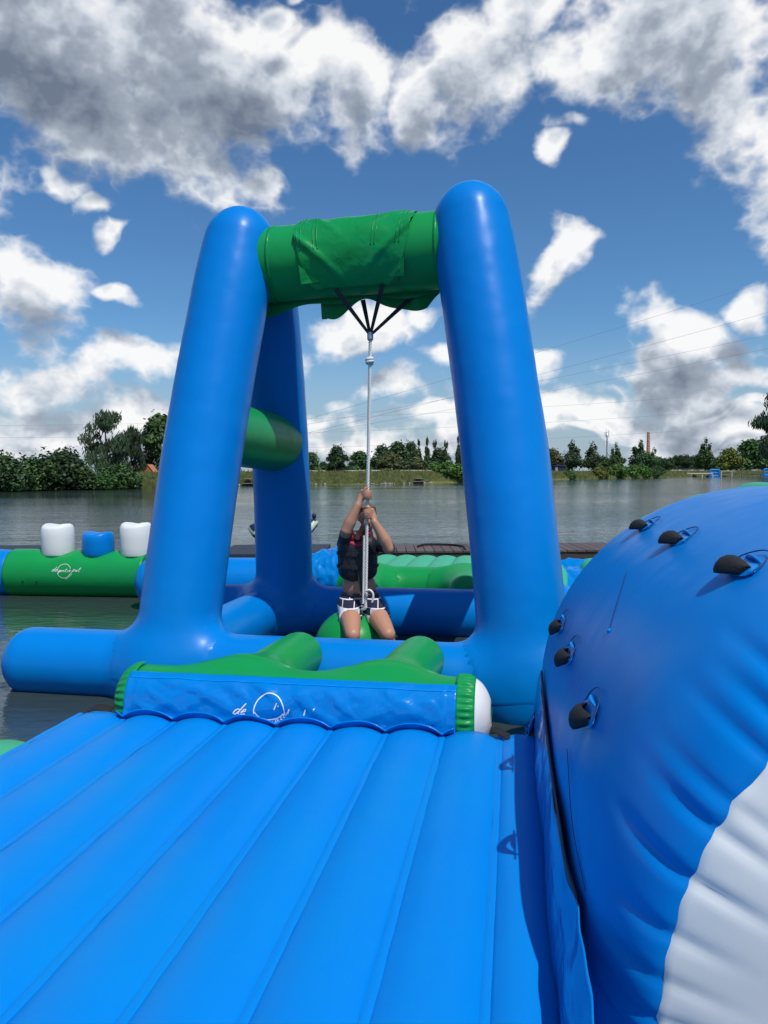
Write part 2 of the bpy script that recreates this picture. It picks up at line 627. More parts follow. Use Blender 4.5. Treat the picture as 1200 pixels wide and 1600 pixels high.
def sheet(fn, ns, nt, thick=0.004, closed_edge=True):
    """surface fn(s,t)->point, given a small thickness"""
    P0 = [[fn(i / ns, j / nt) for j in range(nt + 1)] for i in range(ns + 1)]
    V = [p for r in P0 for p in r]
    nc = nt + 1
    F = grid_faces(ns + 1, nc, closed=False)
    N = []
    for i in range(ns + 1):
        for j in range(nt + 1):
            du = P0[min(i + 1, ns)][j] - P0[max(i - 1, 0)][j]
            dv = P0[i][min(j + 1, nt)] - P0[i][max(j - 1, 0)]
            x = du.cross(dv)
            N.append(x.normalized() if x.length > 1e-9 else Vector((0, 0, 1)))
    o = len(V)
    V2 = [v - n * thick for v, n in zip(V, N)]
    F2 = [tuple(reversed([i + o for i in f])) for f in F]
    rim = []
    top = [j for j in range(nc)]
    bot = [ns * nc + j for j in range(nc)]
    lef = [i * nc for i in range(ns + 1)]
    rig = [i * nc + nt for i in range(ns + 1)]
    for line, fl in ((top, True), (bot, False), (lef, False), (rig, True)):
        for a, b in zip(line[:-1], line[1:]):
            q = (a, b, b + o, a + o)
            rim.append(q if not fl else tuple(reversed(q)))
    return V + V2, F + F2 + rim


def fn3(x, y, z, s):
    return noise.noise(Vector((x * s, y * s, z * s)))


# ------------------------------------------------------------------ stroke lettering
ST_L = {
    'd': [[(.55, .45), (.35, .55), (.1, .4), (.05, .1), (.3, 0), (.55, .3), (.85, 1.1)], [(.6, .4), (.55, .1), (.75, .05)]],
    'e': [[(.1, .25), (.45, .35), (.45, .52), (.25, .52), (.08, .25), (.2, .02), (.55, .1)]],
    'g': [[(.5, .5), (.2, .5), (.05, .2), (.3, .05), (.55, .5), (.35, -.4), (.05, -.45), (.2, -.15), (.7, .12)]],
    'n': [[(.05, .0), (.15, .5)], [(.1, .3), (.35, .52), (.45, .4), (.42, .05), (.6, .08)]],
    't': [[(.35, .95), (.2, .15), (.3, .0), (.5, .08)], [(.05, .6), (.55, .66)]],
    's': [[(.45, .5), (.2, .48), (.35, .2), (.2, .0), (.0, .05)]],
    'p': [[(.25, .55), (.0, -.5)], [(.2, .4), (.45, .55), (.5, .3), (.3, .08), (.1, .15)]],
    'u': [[(.12, .5), (.05, .15), (.25, .02), (.5, .45), (.45, .05), (.62, .06)]],
    'S': [[(.55, .85), (.3, 1), (.08, .8), (.5, .35), (.4, .0), (.05, .1)]],
    'L': [[(.1, 1), (.1, 0), (.6, 0)]],
    'E': [[(.6, 1), (.1, 1), (.1, 0), (.6, 0)], [(.1, .5), (.5, .5)]],
    'P': [[(.1, 0), (.1, 1), (.5, .95), (.55, .65), (.1, .5)]],
}


def lay_text(s, x, y, h, shear=0.35, adv=0.62):
    out = []
    for ch in s:
        if ch in ST_L:
            for st in ST_L[ch]:
                out.append([(x + (a + b * shear) * h, y + b * h) for a, b in st])
        x += adv * h
    return out


def arc_pts(cx, cy, r, a0, a1, n=40, ry=None):
    ry = r if ry is None else ry
    return [(cx + r * math.cos(a0 + (a1 - a0) * i / n), cy + ry * math.sin(a0 + (a1 - a0) * i / n)) for i in range(n + 1)]


def ribbons(strokes, width, fmap):
    """strokes in 2D -> flat printed ribbons laid on a surface by fmap(x,y)"""
    V, F = [], []
    for st in strokes:
        pts = [Vector((a, b)) for a, b in st]
        # resample
        rs = []
        for a, b in zip(pts[:-1], pts[1:]):
            k = max(1, int((b - a).length / (width * 1.5)))
            rs += [a.lerp(b, i / k) for i in range(k)]
        rs.append(pts[-1])
        o = len(V)
        for i, p in enumerate(rs):
            t = (rs[min(i + 1, len(rs) - 1)] - rs[max(i - 1, 0)])
            t = t.normalized() if t.length > 0 else Vector((1, 0))
            nrm = Vector((-t.y, t.x)) * width * 0.5
            for sg in (1, -1):
                q = p + nrm * sg
                V.append(fmap(q.x, q.y))
        for i in range(len(rs) - 1):
            a = o + i * 2
            F.append((a, a + 1, a + 3, a + 2))
    return V, F


# ================================================================== SETTING
def build_water_land():
    V = [Vector((-6000, -6000, 0)), Vector((6000, -6000, 0)), Vector((6000, 6000, 0)), Vector((-6000, 6000, 0))]
    o = part('lake_water', V, [(0, 1, 2, 3)], 'water', smooth=False)
    tag(o, 'calm rippled grey lake water', None, kind='structure')
    # shoreline: distance by azimuth (degrees from +Y, clockwise)
    key = []
    for px, D in [(-500, 72), (0, 80), (240, 94), (400, 114), (600, 118), (730, 134), (850, 172), (1000, 205), (1200, 285), (1500, 330)]:
        key.append((math.degrees(math.atan((px - 600) / FPX)), D * math.sqrt(1 + ((px - 600) / FPX) ** 2)))
    key += [(75, 320), (110, 180), (150, 110), (180, 90), (215, 80), (260, 75), (300, 78), (key[0][0] + 360, key[0][1])]

    def sh(az):
        az = (az - key[0][0]) % 360 + key[0][0]
        for (a0, d0), (a1, d1) in zip(key[:-1], key[1:]):
            if a0 <= az <= a1:
                f = (az - a0) / (a1 - a0)
                return d0 + (d1 - d0) * f
        return key[0][1]
    n = 540
    offs = [(-2.0, -0.5), (0, 0.0), (0.6, 0.25), (2.5, 0.75), (6, 1.15), (14, 1.5), (40, 1.6), (150, 1.6), (800, 1.6), (5500, 1.6)]
    V = []
    for dr, z in offs:
        for i in range(n):
            az = i * 360 / n
            d = sh(az)
            a = R(az)
            rr = d + 1.3 * noise.noise(Vector((i * 0.23, 0, 0))) + dr
            zz = z + (0.12 * noise.noise(Vector((i * 0.4, dr, 3))) if 0 < dr < 41 else 0)
            V.append(Vector((math.sin(a) * rr, math.cos(a) * rr, zz)))
    o = part('ground', V, grid_faces(len(offs), n, flip=True), 'land')
    tag(o, 'grassy land and low bank around the lake', None, kind='structure')
    return sh


shore = build_water_land()


def Dshore(px):
    a = math.atan((px - 600) / FPX)
    return shore(math.degrees(a)) * math.cos(a)


# ------------------------------------------------------------------ trees
def crown_mesh(name, kind, seed, n, leaf, mat):
    rnd = random.Random(seed)
    V, F = [], []
    lobes = []
    if kind == 'round':
        for k in range(15):
            a = rnd.uniform(0, 6.28)
            h = rnd.uniform(0.12, 0.86)
            rr = 0.62 * math.sin(min(1, h * 1.15 + .15) * math.pi) ** 0.6 * rnd.uniform(.5, 1)
            lobes.append((Vector((rr * math.cos(a), rr * math.sin(a), h)), rnd.uniform(.22, .36), rnd.uniform(.10, .17)))
        lobes.append((Vector((0, 0, .55)), .55, .36))
    elif kind == 'cone':
        for k in range(16):
            h = rnd.uniform(0.08, 0.92)
            rr = 0.78 * (1 - h) ** 0.7 * rnd.uniform(.5, 1)
            a = rnd.uniform(0, 6.28)
            lobes.append((Vector((rr * math.cos(a), rr * math.sin(a), h * .92)), .30 * (1.15 - h), rnd.uniform(.08, .13)))
        lobes.append((Vector((0, 0, .35)), .55, .3))
        lobes.append((Vector((0, 0, .78)), .14, .2))
    elif kind == 'birch':
        for k in range(34):
            h = rnd.uniform(0.08, 0.93)
            a = rnd.uniform(0, 6.28)
            rr = rnd.uniform(.1, .80) * math.sin(min(1, h * .8 + .18) * math.pi) ** 0.5
            lobes.append((Vector((rr * math.cos(a), rr * math.sin(a), h)), rnd.uniform(.16, .34), rnd.uniform(.07, .15)))
    elif kind == 'poplar':
        for k in range(14):
            h = rnd.uniform(0.05, 0.95)
            a = rnd.uniform(0, 6.28)
            rr = .45 * rnd.random()
            lobes.append((Vector((rr * math.cos(a), rr * math.sin(a), h)), .55 * (1.1 - h) + .12, .10))
    elif kind == 'bush':
        for k in range(16):
            a = rnd.uniform(0, 6.28)
            rr = rnd.uniform(0, .75)
            h = rnd.uniform(.05, .75) * (1 - .5 * rr)
            lobes.append((Vector((rr * math.cos(a), rr * math.sin(a), h)), rnd.uniform(.22, .36), rnd.uniform(.18, .28)))
        lobes.append((Vector((0, 0, .3)), .7, .42))
    wts = [l[1] ** 2 for l in lobes]
    droop = kind == 'birch'
    for i in range(n):
        c, rh, rv = rnd.choices(lobes, wts)[0]
        d = Vector((rnd.gauss(0, 1), rnd.gauss(0, 1), rnd.gauss(0, 1))).normalized()
        q = rnd.random() ** 0.33
        if rnd.random() < 0.12:
            q *= rnd.uniform(1.1, 1.45)
        p = c + Vector((d.x * rh * q, d.y * rh * q, d.z * rv * q))
        if p.z < 0:
            p.z = abs(p.z) * .3
        s = leaf * rnd.uniform(.6, 1.5)
        nrm = (d + Vector((rnd.gauss(0, .6), rnd.gauss(0, .6), rnd.gauss(.3, .6)))).normalized()
        t = nrm.orthogonal().normalized()
        t = Matrix.Rotation(rnd.uniform(0, 6.28), 3, nrm) @ t
        b = nrm.cross(t)
        if droop:
            t = Vector((0, 0, -1)).lerp(t, .35).normalized()
            b = t.cross(nrm).normalized()
            t *= 1.9
            b *= .7
        o = len(V)
        # z is squeezed later by the tree's own height, keep leaves roughly even
        for x, y in ((-1, -.55), (.1, -.8), (1, .1), (0, .7)):
            w = t * x * s + b * y * s
            V.append(p + Vector((w.x, w.y, w.z * .55)))
        F.append((o, o + 1, o + 2, o + 3))
    # bring every crown to unit size so that trees get the height and width asked for
    A = np.array([tuple(v) for v in V])
    rad = np.percentile(np.hypot(A[:, 0], A[:, 1]), 97)
    z0_, z1_ = np.percentile(A[:, 2], 0.5), np.percentile(A[:, 2], 99.6)
    A[:, :2] /= rad
    A[:, 2] = (A[:, 2] - z0_) / (z1_ - z0_)
    me = make_mesh(name, A, F, smooth=False)
    me.materials.append(M[mat])
    return me


def trunk_mesh(seed):
    rnd = random.Random(seed)
    parts = [tube([(0, 0, -.06), (.01, .01, .3), (rnd.uniform(-.04, .04), rnd.uniform(-.04, .04), .82)], lambda t: .055 * (1 - t * .8), 8, 8, (0, 0))[:2]]
    for k in range(6):
        a = rnd.uniform(0, 6.28)
        h = rnd.uniform(.28, .6)
        e = Vector((math.cos(a) * rnd.uniform(.35, .6), math.sin(a) * rnd.uniform(.35, .6), h + rnd.uniform(.12, .25)))
        parts.append(tube([(0, 0, h), (e.x * .5, e.y * .5, h + .06), e], lambda t: .022 * (1 - t * .8), 6, 5, (0, 0))[:2])
    V, F = join(*parts)
    me = make_mesh('trunk', V, F)
    me.materials.append(M['bark'])
    return me


CR = {}
for key, kind, seed, n, leaf, mat in [
        ('round_a', 'round', 1, 5200, .050, 'leaf_dark'), ('round_b', 'round', 2, 4200, .055, 'leaf_mid'),
        ('round_y', 'round', 3, 3600, .055, 'leaf_yellow'), ('olive', 'round', 4, 3600, .055, 'leaf_olive'),
        ('cone_a', 'cone', 5, 4200, .045, 'leaf_dark'), ('cone_b', 'cone', 6, 3800, .050, 'leaf_mid'),
        ('birch', 'birch', 7, 6200, .034, 'leaf_birch'), ('birch_b', 'birch', 17, 5200, .038, 'leaf_birch'),
        ('poplar', 'poplar', 8, 1600, .12, 'leaf_dark'),
        ('bush_a', 'bush', 9, 6500, .045, 'leaf_dark'), ('bush_b', 'bush', 10, 4500, .055, 'leaf_mid'),
        ('bush_g', 'bush', 11, 4500, .065, 'leaf_bright'), ('bush_y', 'bush', 12, 3000, .07, 'leaf_yellow')]:
    CR[key] = crown_mesh('crown', kind, seed, n, leaf, mat)
TRK = [trunk_mesh(s) for s in (1, 2, 3)]
HI = [0]


def tree(px, top, hw, base, D, key, name, label, cat, group=None, trunk=0.18, thick=1.0):
    """px column, top row, half width in px, base row, distance"""
    a = P(px, base, D)
    a.z = max(a.z, 0.1)
    t = P(px, top, D)
    H = (t.z - a.z) * 1.02
    rx = hw * D / FPX * 1.12
    T = thing(name, a, label, cat, group, rz=(HI[0] * 2.39996) % 6.283)
    HI[0] += 1
    c = bpy.data.objects.new('crown' if cat == 'tree' else 'foliage', CR[key])
    COL.objects.link(c)
    c.parent = T
    c.location = (0, 0, H * trunk)
    c.scale = (rx, rx * .9, H * (1 - trunk) * 1.0)
    if cat == 'tree':
        k = bpy.data.objects.new('trunk', TRK[HI[0] % 3])
        COL.objects.link(k)
        k.parent = T
        kk = H * 0.5 * thick
        k.scale = (kk, kk, H)
    else:
        k = bpy.data.objects.new('stem', TRK[HI[0] % 3])
        COL.objects.link(k)
        k.parent = T
        k.scale = (H * .5, H * .5, H * .8)
    return T


def plant_trees():
    G1 = 'dark waterside shrubs on the left shore'
    for px, top, hw, base, dd, key, lab in [
            (-70, 690, 60, 768, 2, 'bush_a', 'dark shrub on the left shore just past the left edge of the picture'),
            (14, 710, 36, 769, -.5, 'bush_a', 'ragged dark shrub leaning over the water at far left edge'),
            (50, 716, 32, 769, -1, 'bush_b', 'lower dark shrub left of the biggest shoreline bush'),
            (92, 703, 46, 769, 0, 'bush_a', 'largest dark rounded bush on the left shore'),
            (127, 722, 22, 768, -.5, 'bush_b', 'small pale green bush right of the biggest shoreline bush'),
            (160, 738, 26, 767, -.8, 'bush_b', 'low green bush at the foot of the birch'),
            (192, 728, 28, 766, -.5, 'bush_b', 'rounded green bush beside the bare post on the left shore'),
            (232, 716, 20, 760, 14, 'bush_b', 'green bush behind the orange roofed house')]:
        tree(px, top, hw, base, Dshore(px) + dd, key, 'shore_bush', lab, 'bush', G1, trunk=0.0)
    tree(168, 646, 34, 762, Dshore(168) + 8, 'birch', 'birch_tree', 'tall drooping birch, highest tree on the left shore', 'tree', trunk=.16)
    tree(207, 670, 20, 762, Dshore(207) + 9, 'birch_b', 'birch_tree', 'slimmer weeping birch right of the tall birch', 'tree', trunk=.14)
    tree(251, 650, 30, 762, Dshore(240) + 12, 'round_b', 'broadleaf_tree', 'tall leafy tree half behind the front left inflatable leg', 'tree', trunk=.25)
    tree(305, 690, 30, 762, Dshore(300) + 14, 'round_a', 'broadleaf_tree', 'dark tree hidden behind the front left inflatable leg', 'tree')
    G2 = 'trees along the middle of the far shore'
    for px, top, hw, base, dd, key, lab in [
            (486, 708, 15, 747, 22, 'round_b', 'small pale tree just right of the rear left inflatable leg'),
            (527, 698, 17, 748, 12, 'round_a', 'single round dark tree left of the swing rope'),
            (562, 706, 18, 747, 22, 'round_b', 'bushy tree directly left of the rope'),
            (597, 697, 20, 747, 50, 'round_a', 'dark tree right of the rope at the left end of the tall row'),
            (622, 692, 22, 746, 55, 'round_a', 'dark tree in the middle of the tall row behind the brown bush'),
            (642, 692, 15, 746, 56, 'round_a', 'dark tree at the right end of the tall row'),
            (686, 702, 18, 745, 50, 'round_a', 'dark tree between the thin poplars'),
            (612, 709, 26, 748, 14, 'olive', 'broad olive brown tree behind the white shed'),
            (652, 715, 18, 747, 16, 'olive', 'small olive tree right of the broad brown one'),
            (676, 722, 20, 747, 18, 'round_b', 'low green tree left of the willow bush'),
            (735, 700, 22, 745, 30, 'round_b', 'tree beside the front right inflatable leg'),
            (780, 700, 30, 745, 30, 'round_a', 'tree hidden behind the front right inflatable leg')]:
        tree(px, top, hw, base, Dshore(px) + dd, key, 'broadleaf_tree', lab, 'tree', G2)
    for px, top, w_ in [(655, 688, 'leftmost'), (667, 686, 'second from left'), (680, 691, 'third from left'), (697, 692, 'third from right'), (716, 682, 'tallest'), (724, 688, 'rightmost')]:
        tree(px, top, 5.5, 745, Dshore(px) + 70, 'poplar', 'poplar_tree', w_ + ' of the thin dark poplars above the middle tree row', 'tree', 'thin poplars on the far shore', trunk=.05, thick=.5)
    tree(706, 722, 24, 752, Dshore(706) + 3, 'bush_g', 'willow_bush', 'bright green willow bush at the water beside the little jetty', 'bush', trunk=0)
    G3 = 'round trees on the right far shore'
    for px, top, hw, base, dd, key, lab in [
            (862, 703, 20, 744, 20, 'olive', 'dull olive tree beside the front right inflatable leg'),
            (894, 691, 20, 744, 22, 'cone_a', 'dark conical tree above the navy shed'),
            (926, 694, 17, 743, 24, 'cone_a', 'dark tree left of the grey phone mast'),
            (962, 696, 15, 743, 24, 'cone_b', 'dark tree right of the grey phone mast'),
            (1001, 692, 22, 743, 26, 'cone_a', 'wide dark tree in front of the brick chimney'),
            (1021, 703, 14, 742, 30, 'cone_b', 'dark tree right of the brick chimney'),
            (942, 714, 14, 743, 34, 'round_b', 'low green tree behind the phone mast'),
            (1102, 689, 17, 741, 30, 'cone_b', 'single upright tree above the beige jetty'),
            (1139, 702, 19, 741, 26, 'round_y', 'bright yellow green tree on the right shore'),
            (1172, 688, 22, 740, 40, 'round_b', 'large green tree right of the yellow green one'),
            (1198, 682, 26, 740, 36, 'round_a', 'large dark tree at the right edge of the picture')]:
        tree(px, top, hw, base, Dshore(px) + dd, key, 'broadleaf_tree', lab, 'tree', G3, trunk=.12)
    tree(1232, 612, 44, 740, Dshore(1200) - 40, 'birch_b', 'birch_tree', 'tall tree whose twigs just enter at the right edge', 'tree', trunk=.2)
    for i in range(20):
        px = 1030 + i * 8.5
        tree(px, 716 - (i * .35) + random.uniform(-3, 3), 9, 738, 430 + random.uniform(-30, 30), 'round_a', 'far_tree',
             'small far tree in the low blue green treeline', 'tree', 'low treeline on the right horizon', trunk=.02)
    for i in range(16):
        px = 490 + i * 15
        tree(px, 724 + random.uniform(-4, 3), 11, 742, Dshore(px) + 95, 'round_a', 'far_tree',
             'small far tree behind the grass bank', 'tree', 'low treeline behind the middle bank', trunk=.02)
    for i, (px, lab, key) in enumerate([(938, 'yellowish bush at left end of the leafy bank hedge', 'bush_y'), (962, 'leafy green bush next to the yellowish one', 'bush_g'),
                                        (985, 'leafy green bush in the middle of the bank hedge', 'bush_g'), (1006, 'leafy green bush right of the hedge middle', 'bush_g'),
                                        (1021, 'darker leafy bush at right end of the bank hedge', 'bush_b')]):
        tree(px, 727 + (3 if i in (0, 4) else 0), 15, 748.5 - i * .4, Dshore(px) + 2, key, 'hedge_bush', lab, 'bush', 'hedge on the right bank', trunk=0)
    tree(889, 736, 11, 750, Dshore(889) + 2, 'bush_b', 'bank_bush', 'lone small bush on the brown bank below the navy shed', 'bush', trunk=0)


plant_trees()


def shore_things():
    # orange roofed house on the left
    D = Dshore(232) + 8
    c = P(231, 742, D)
    T = thing('brick_house', (c.x, c.y, 1.2), 'small orange brick gable house among trees on the left shore', 'house')
    w, d, h1, h2 = 1.0, 2.2, c.z + 0.1, P(231, 727, D).z
    x, y = c.x, c.y
    M['brick'] = simple('orange_brick', (0.42, 0.15, 0.07), .85, .2, 6)
    M['tile'] = simple('orange_tile', (0.50, 0.20, 0.10), .8, .2, 8)
    V = [(x - w, y, 1), (x + w, y, 1), (x + w, y, h1), (x, y, h2), (x - w, y, h1), (x - w, y + d, 1), (x + w, y + d, 1), (x + w, y + d, h1), (x, y + d, h2), (x - w, y + d, h1)]
    part('wall', [Vector(v) for v in V], [(0, 1, 2, 3, 4), (9, 8, 7, 6, 5), (1, 6, 7, 2), (0, 4, 9, 5)], 'brick', T, False)
    for s in (-1, 1):
        e = Vector((x + s * (w + .12), y - .1, h1 - .12))
        r = Vector((x, y - .1, h2 + .06))
        V = [e, r, r + Vector((0, d + .2, 0)), e + Vector((0, d + .2, 0))]
        V += [v + Vector((0, 0, .08)) for v in V]
        part('roof', V, [(0, 1, 2, 3), (4, 7, 6, 5), (0, 4, 5, 1), (1, 5, 6, 2), (2, 6, 7, 3), (3, 7, 4, 0)], 'tile', T, False)
    # post
    c = P(206, 748, Dshore(206) + 1.5)
    o = recenter(part('bare_post', *tube([(c.x, c.y, .2), (c.x, c.y, P(206, 728, c.y).z)], .10, 8, 2, (0, 0))[:2], 'bark'))
    tag(o, 'bare weathered post standing between the left shore bushes', 'post')
    # rail fence behind post
    T = thing('rail_fence', P(228, 752, Dshore(228) + 4), 'low dark wooden rail fence in front of the orange house', 'fence')
    y = Dshore(228) + 4
    a, b = P(212, 748, y), P(250, 748, y)
    for k in range(5):
        q = a.lerp(b, k / 4)
        part('post', *box((q.x - .05, y - .05, .6), (q.x + .05, y + .05, q.z + .2)), 'bark', T, False)
    for dz in (-.35, .05):
        part('rail', *box((a.x, y - .08, a.z + dz), (b.x, y - .05, a.z + dz + .1)), 'bark', T, False)
    # white shed
    M['shed_white'] = simple('white_paint', (0.75, 0.76, 0.76), .6, .06)
    M['navy'] = simple('navy_paint', (0.012, 0.014, 0.05), .6, .2)
    M['grey_roof'] = simple('grey_roof', (0.30, 0.31, 0.31), .7, .1)

    def shed(px0, px1, y0, y1, D, mat, name, lab, roof):
        a, b = P(px0, y1, D), P(px1, y0, D)
        T = thing(name, ((a.x + b.x) / 2, D, 1.2), lab, 'shed')
        part('wall', *box((a.x, D, 1.0), (b.x, D + 3, b.z - .25)), mat, T, False)
        V = [(a.x - .15, D - .2, b.z - .25), (b.x + .15, D - .2, b.z - .25), (b.x + .15, D + 3.2, b.z + .05), (a.x - .15, D + 3.2, b.z + .05)]
        V += [(p[0], p[1], p[2] + .12) for p in V]
        part('roof', [Vector(v) for v in V], [(0, 3, 2, 1), (4, 5, 6, 7), (0, 1, 5, 4), (1, 2, 6, 5), (2, 3, 7, 6), (3, 0, 4, 7)], roof, T, False)
        part('door', *box((a.x + .3, D - .04, 1.1), (a.x + .9, D - .003, b.z - .45)), 'grey_roof', T, False)
    shed(578, 592, 739, 746, Dshore(585) + 10, 'shed_white', 'white_shed', 'small white shed on the grass behind the swing rope', 'shed_white')
    shed(866, 884, 727, 742, Dshore(870) + 14, 'navy', 'navy_shed', 'dark navy shed under the conical tree on the right shore', 'navy')
    # little shelters / jetties at the water
    M['old_wood'] = simple('weathered_wood', (0.22, 0.19, 0.15), .85, .3, 3)
    for px0, px1, y0, y1, lab in [(380, 400, 748, 756, 'small dark roofed jetty seen under the green brace'), (646, 663, 748, 755, 'small dark jetty shelter left of the willow bush')]:
        D = Dshore((px0 + px1) / 2) - .8
        a, b = P(px0, y1, D), P(px1, y0, D)
        T = thing('jetty', ((a.x + b.x) / 2, D, 0), lab, 'jetty')
        part('deck', *box((a.x, D - 1, .3), (b.x, D + 1.8, .42)), 'old_wood', T, False)
        part('roof', *box((a.x + .2, D - .8, b.z), (b.x - .2, D + 1.6, b.z + .1)), 'old_wood', T, False)
        for xx in (a.x + .25, b.x - .25):
            for yy in (D - .7, D + 1.4):
                part('post', *box((xx - .06, yy - .06, -.4), (xx + .06, yy + .06, b.z)), 'bark', T, False)
    # phone mast
    D = 330
    b0, t0 = P(948, 737, D), P(948, 674, D)
    T = thing('phone_mast', (b0.x, D, 1.5), 'tall grey phone mast with antennas above the right trees', 'mast')
    part('pole', *tube([(b0.x, D, 1.4), (b0.x, D, t0.z - .4)], lambda t: .42 - .16 * t, 10, 6, (0, 0))[:2], 'steel', T)
    for k, (dx, dy) in enumerate([(.75, -.3), (-.75, -.3), (0, .75)]):
        part('antenna', *box((t0.x + dx - .22, D + dy - .15, t0.z - 2.6), (t0.x + dx + .22, D + dy + .15, t0.z + (.4 if k == 0 else -.2))), 'shed_white', T, False)
        part('antenna', *box((t0.x + dx * .8 - .25, D + dy - .15, t0.z - 6.2), (t0.x + dx * .8 + .25, D + dy + .15, t0.z - 4.2)), 'shed_white', T, False)
    part('bracket', *box((t0.x - .9, D - .1, t0.z - 2.0), (t0.x + .9, D + .1, t0.z - 1.8)), 'steel', T, False)
    part('bracket', *box((t0.x - .8, D - .1, t0.z - 5.2), (t0.x + .8, D + .1, t0.z - 5.0)), 'steel', T, False)
    part('lightning_rod', *box((t0.x - .3, D - .05, t0.z - .4), (t0.x - .2, D + .05, t0.z + 1.2)), 'steel', T, False)
    # chimney
    D = 420
    b0, t0 = P(1012.5, 737, D), P(1012.5, 675, D)
    M['chim'] = simple('chimney_brick', (0.46, 0.20, 0.13), .85, .2, 1)
    M['chim_band'] = simple('chimney_band', (0.66, 0.45, 0.34), .85, .2, 1)
    T = thing('brick_chimney', (b0.x, D, 1.5), 'tall red brick factory chimney with pale bands behind the trees', 'chimney')
    n = 16
    for k in range(n):
        z0 = 1.4 + (t0.z - 1.4) * k / n
        z1 = 1.4 + (t0.z - 1.4) * (k + 1) / n
        r0 = 1.35 - .6 * k / n
        part('shaft_section', *tube([(b0.x, D, z0), (b0.x, D, z1 - .35)], r0, 12, 1, (0, 0))[:2], 'chim', T)
        part('band', *tube([(b0.x, D, z1 - .35), (b0.x, D, z1)], r0 + .08, 12, 1, (0, 0))[:2], 'chim_band', T)
    # beige jetty on the right with posts
    D = Dshore(1090) - 3
    M['beige_wood'] = simple('sun_bleached_wood', (0.55, 0.50, 0.40), .8, .15, 2)
    a, b = P(1046, 740, D), P(1112, 738, D)
    T = thing('beige_jetty', ((a.x + b.x) / 2, D, 0), 'long pale wooden jetty on posts at the right far shore', 'jetty')
    part('deck', *box((a.x, D - 1, a.z - .2), (b.x, D + 1.5, a.z + .15)), 'beige_wood', T, False)
    for k in range(5):
        q = a.lerp(b, k / 4)
        part('post', *box((q.x - .14, D - .9, -.4), (q.x + .14, D - .62, a.z - .2)), 'beige_wood', T, False)
    part('ramp', *box((P(1028, 740, D + 5).x, D - .6, a.z - .15), (a.x, D + .8, a.z)), 'old_wood', T, False)
    a, b = P(1126, 737, D + 10), P(1192, 736, D + 10)
    T = thing('walkway', ((a.x + b.x) / 2, D + 10, 0), 'grey boardwalk with rail between the two blue floating gates', 'walkway')
    part('deck', *box((a.x, D + 9.5, .5), (b.x, D + 11, .75)), 'old_wood', T, False)
    part('rail', *box((a.x, D + 9.5, a.z + .1), (b.x, D + 9.65, a.z + .3)), 'beige_wood', T, False)
    for k in range(5):
        q = a.lerp(b, k / 4)
        part('post', *box((q.x - .12, D + 9.4, -.4), (q.x + .12, D + 9.6, q.z + .3)), 'beige_wood', T, False)
    # blue floating gates
    for px0, px1, y0, y1, lab in [(1109, 1124, 733, 744, 'blue floating gate at the end of the pale jetty'), (1193, 1212, 732, 744, 'blue floating gate at the right edge of the picture')]:
        D = Dshore((px0 + px1) / 2) - 12
        a, b = P(px0, y1, D), P(px1, y0, D)
        a.z = 0
        T = thing('floating_gate', ((a.x + b.x) / 2, D, 0), lab, 'floating gate', 'blue floating gates')
        r = .38
        mz = (a.z + b.z) / 2
        part('base_tube', *tube([(a.x - 1.2, D, .2), (b.x, D, .2)], r, 10, 4)[:2], 'blue', T)
        part('top_tube', *tube([(a.x, D, b.z - .3), (b.x, D, b.z - .3)], r, 10, 4)[:2], 'blue', T)
        part('middle_tube', *tube([(a.x, D, mz), (b.x, D, mz)], r * .7, 10, 4)[:2], 'blue', T)
        for xx in (a.x + .1, b.x - .1):
            part('post_tube', *tube([(xx, D, 0), (xx, D, b.z - .1)], r, 10, 4)[:2], 'blue', T)
    # parked cars far behind the bank
    M['glass'] = simple('dark_glass', (0.02, 0.025, 0.03), .15, .1)
    for i, (px, mat) in enumerate([(1056, 'shed_white'), (1066, 'grey_roof'), (1076, 'shed_white'), (1086, 'grey_roof'), (1096, 'shed_white'), (1152, 'shed_white'), (1176, 'shed_white'), (1186, 'grey_roof')]):
        D = Dshore(px) + 60
        q = P(px, 734, D)
        T = thing('parked_car', (q.x, D, 1.5), ('white' if mat == 'shed_white' else 'grey') + ' car parked beyond the right shore, ' + ['leftmost of the row', 'second of the row', 'third of the row', 'fourth of the row', 'fifth of the row below the upright tree', 'alone under the yellow green tree', 'left of the edge pair', 'rightmost at the picture edge'][i], 'car', 'cars parked beyond the right shore')
        z = 1.55
        V, F = box((q.x - 2, D - .85, z + .35), (q.x + 2, D + .85, z + .95))
        part('body', V, F, mat, T, False)
        V = [(q.x - 1.3, D - .75, z + .95), (q.x + 1.1, D - .75, z + .95), (q.x + .7, D - .65, z + 1.5), (q.x - .9, D - .65, z + 1.5)]
        V += [(p[0], 2 * D - p[1], p[2]) for p in V]
        part('cabin', [Vector(v) for v in V], [(0, 1, 2, 3), (7, 6, 5, 4), (1, 5, 6, 2), (0, 3, 7, 4), (3, 2, 6, 7)], 'glass', T, False)
        for dx in (-1.25, 1.25):
            for dy in (-.8, .8):
                part('wheel', *tube([(q.x + dx, D + dy - .1, z + .32), (q.x + dx, D + dy + .1, z + .32)], .33, 10, 1, (0, 0))[:2], 'black', T)
    # a far road line
    M['road'] = simple('pale_path', (0.42, 0.40, 0.36), .9, .1, .5)
    V = []
    for px in range(360, 860, 20):
        D = Dshore(px) + 16
        q = P(px, 740, D)
        V.append(Vector((q.x, D, 1.62)))
        V.append(Vector((q.x, D + 3.0, 1.70)))
    F = [(i * 2, i * 2 + 2, i * 2 + 3, i * 2 + 1) for i in range(len(V) // 2 - 1)]
    o = part('gravel_path', V, F, 'road', smooth=False)
    tag(o, 'pale gravel path along the top of the far bank', None, kind='structure')
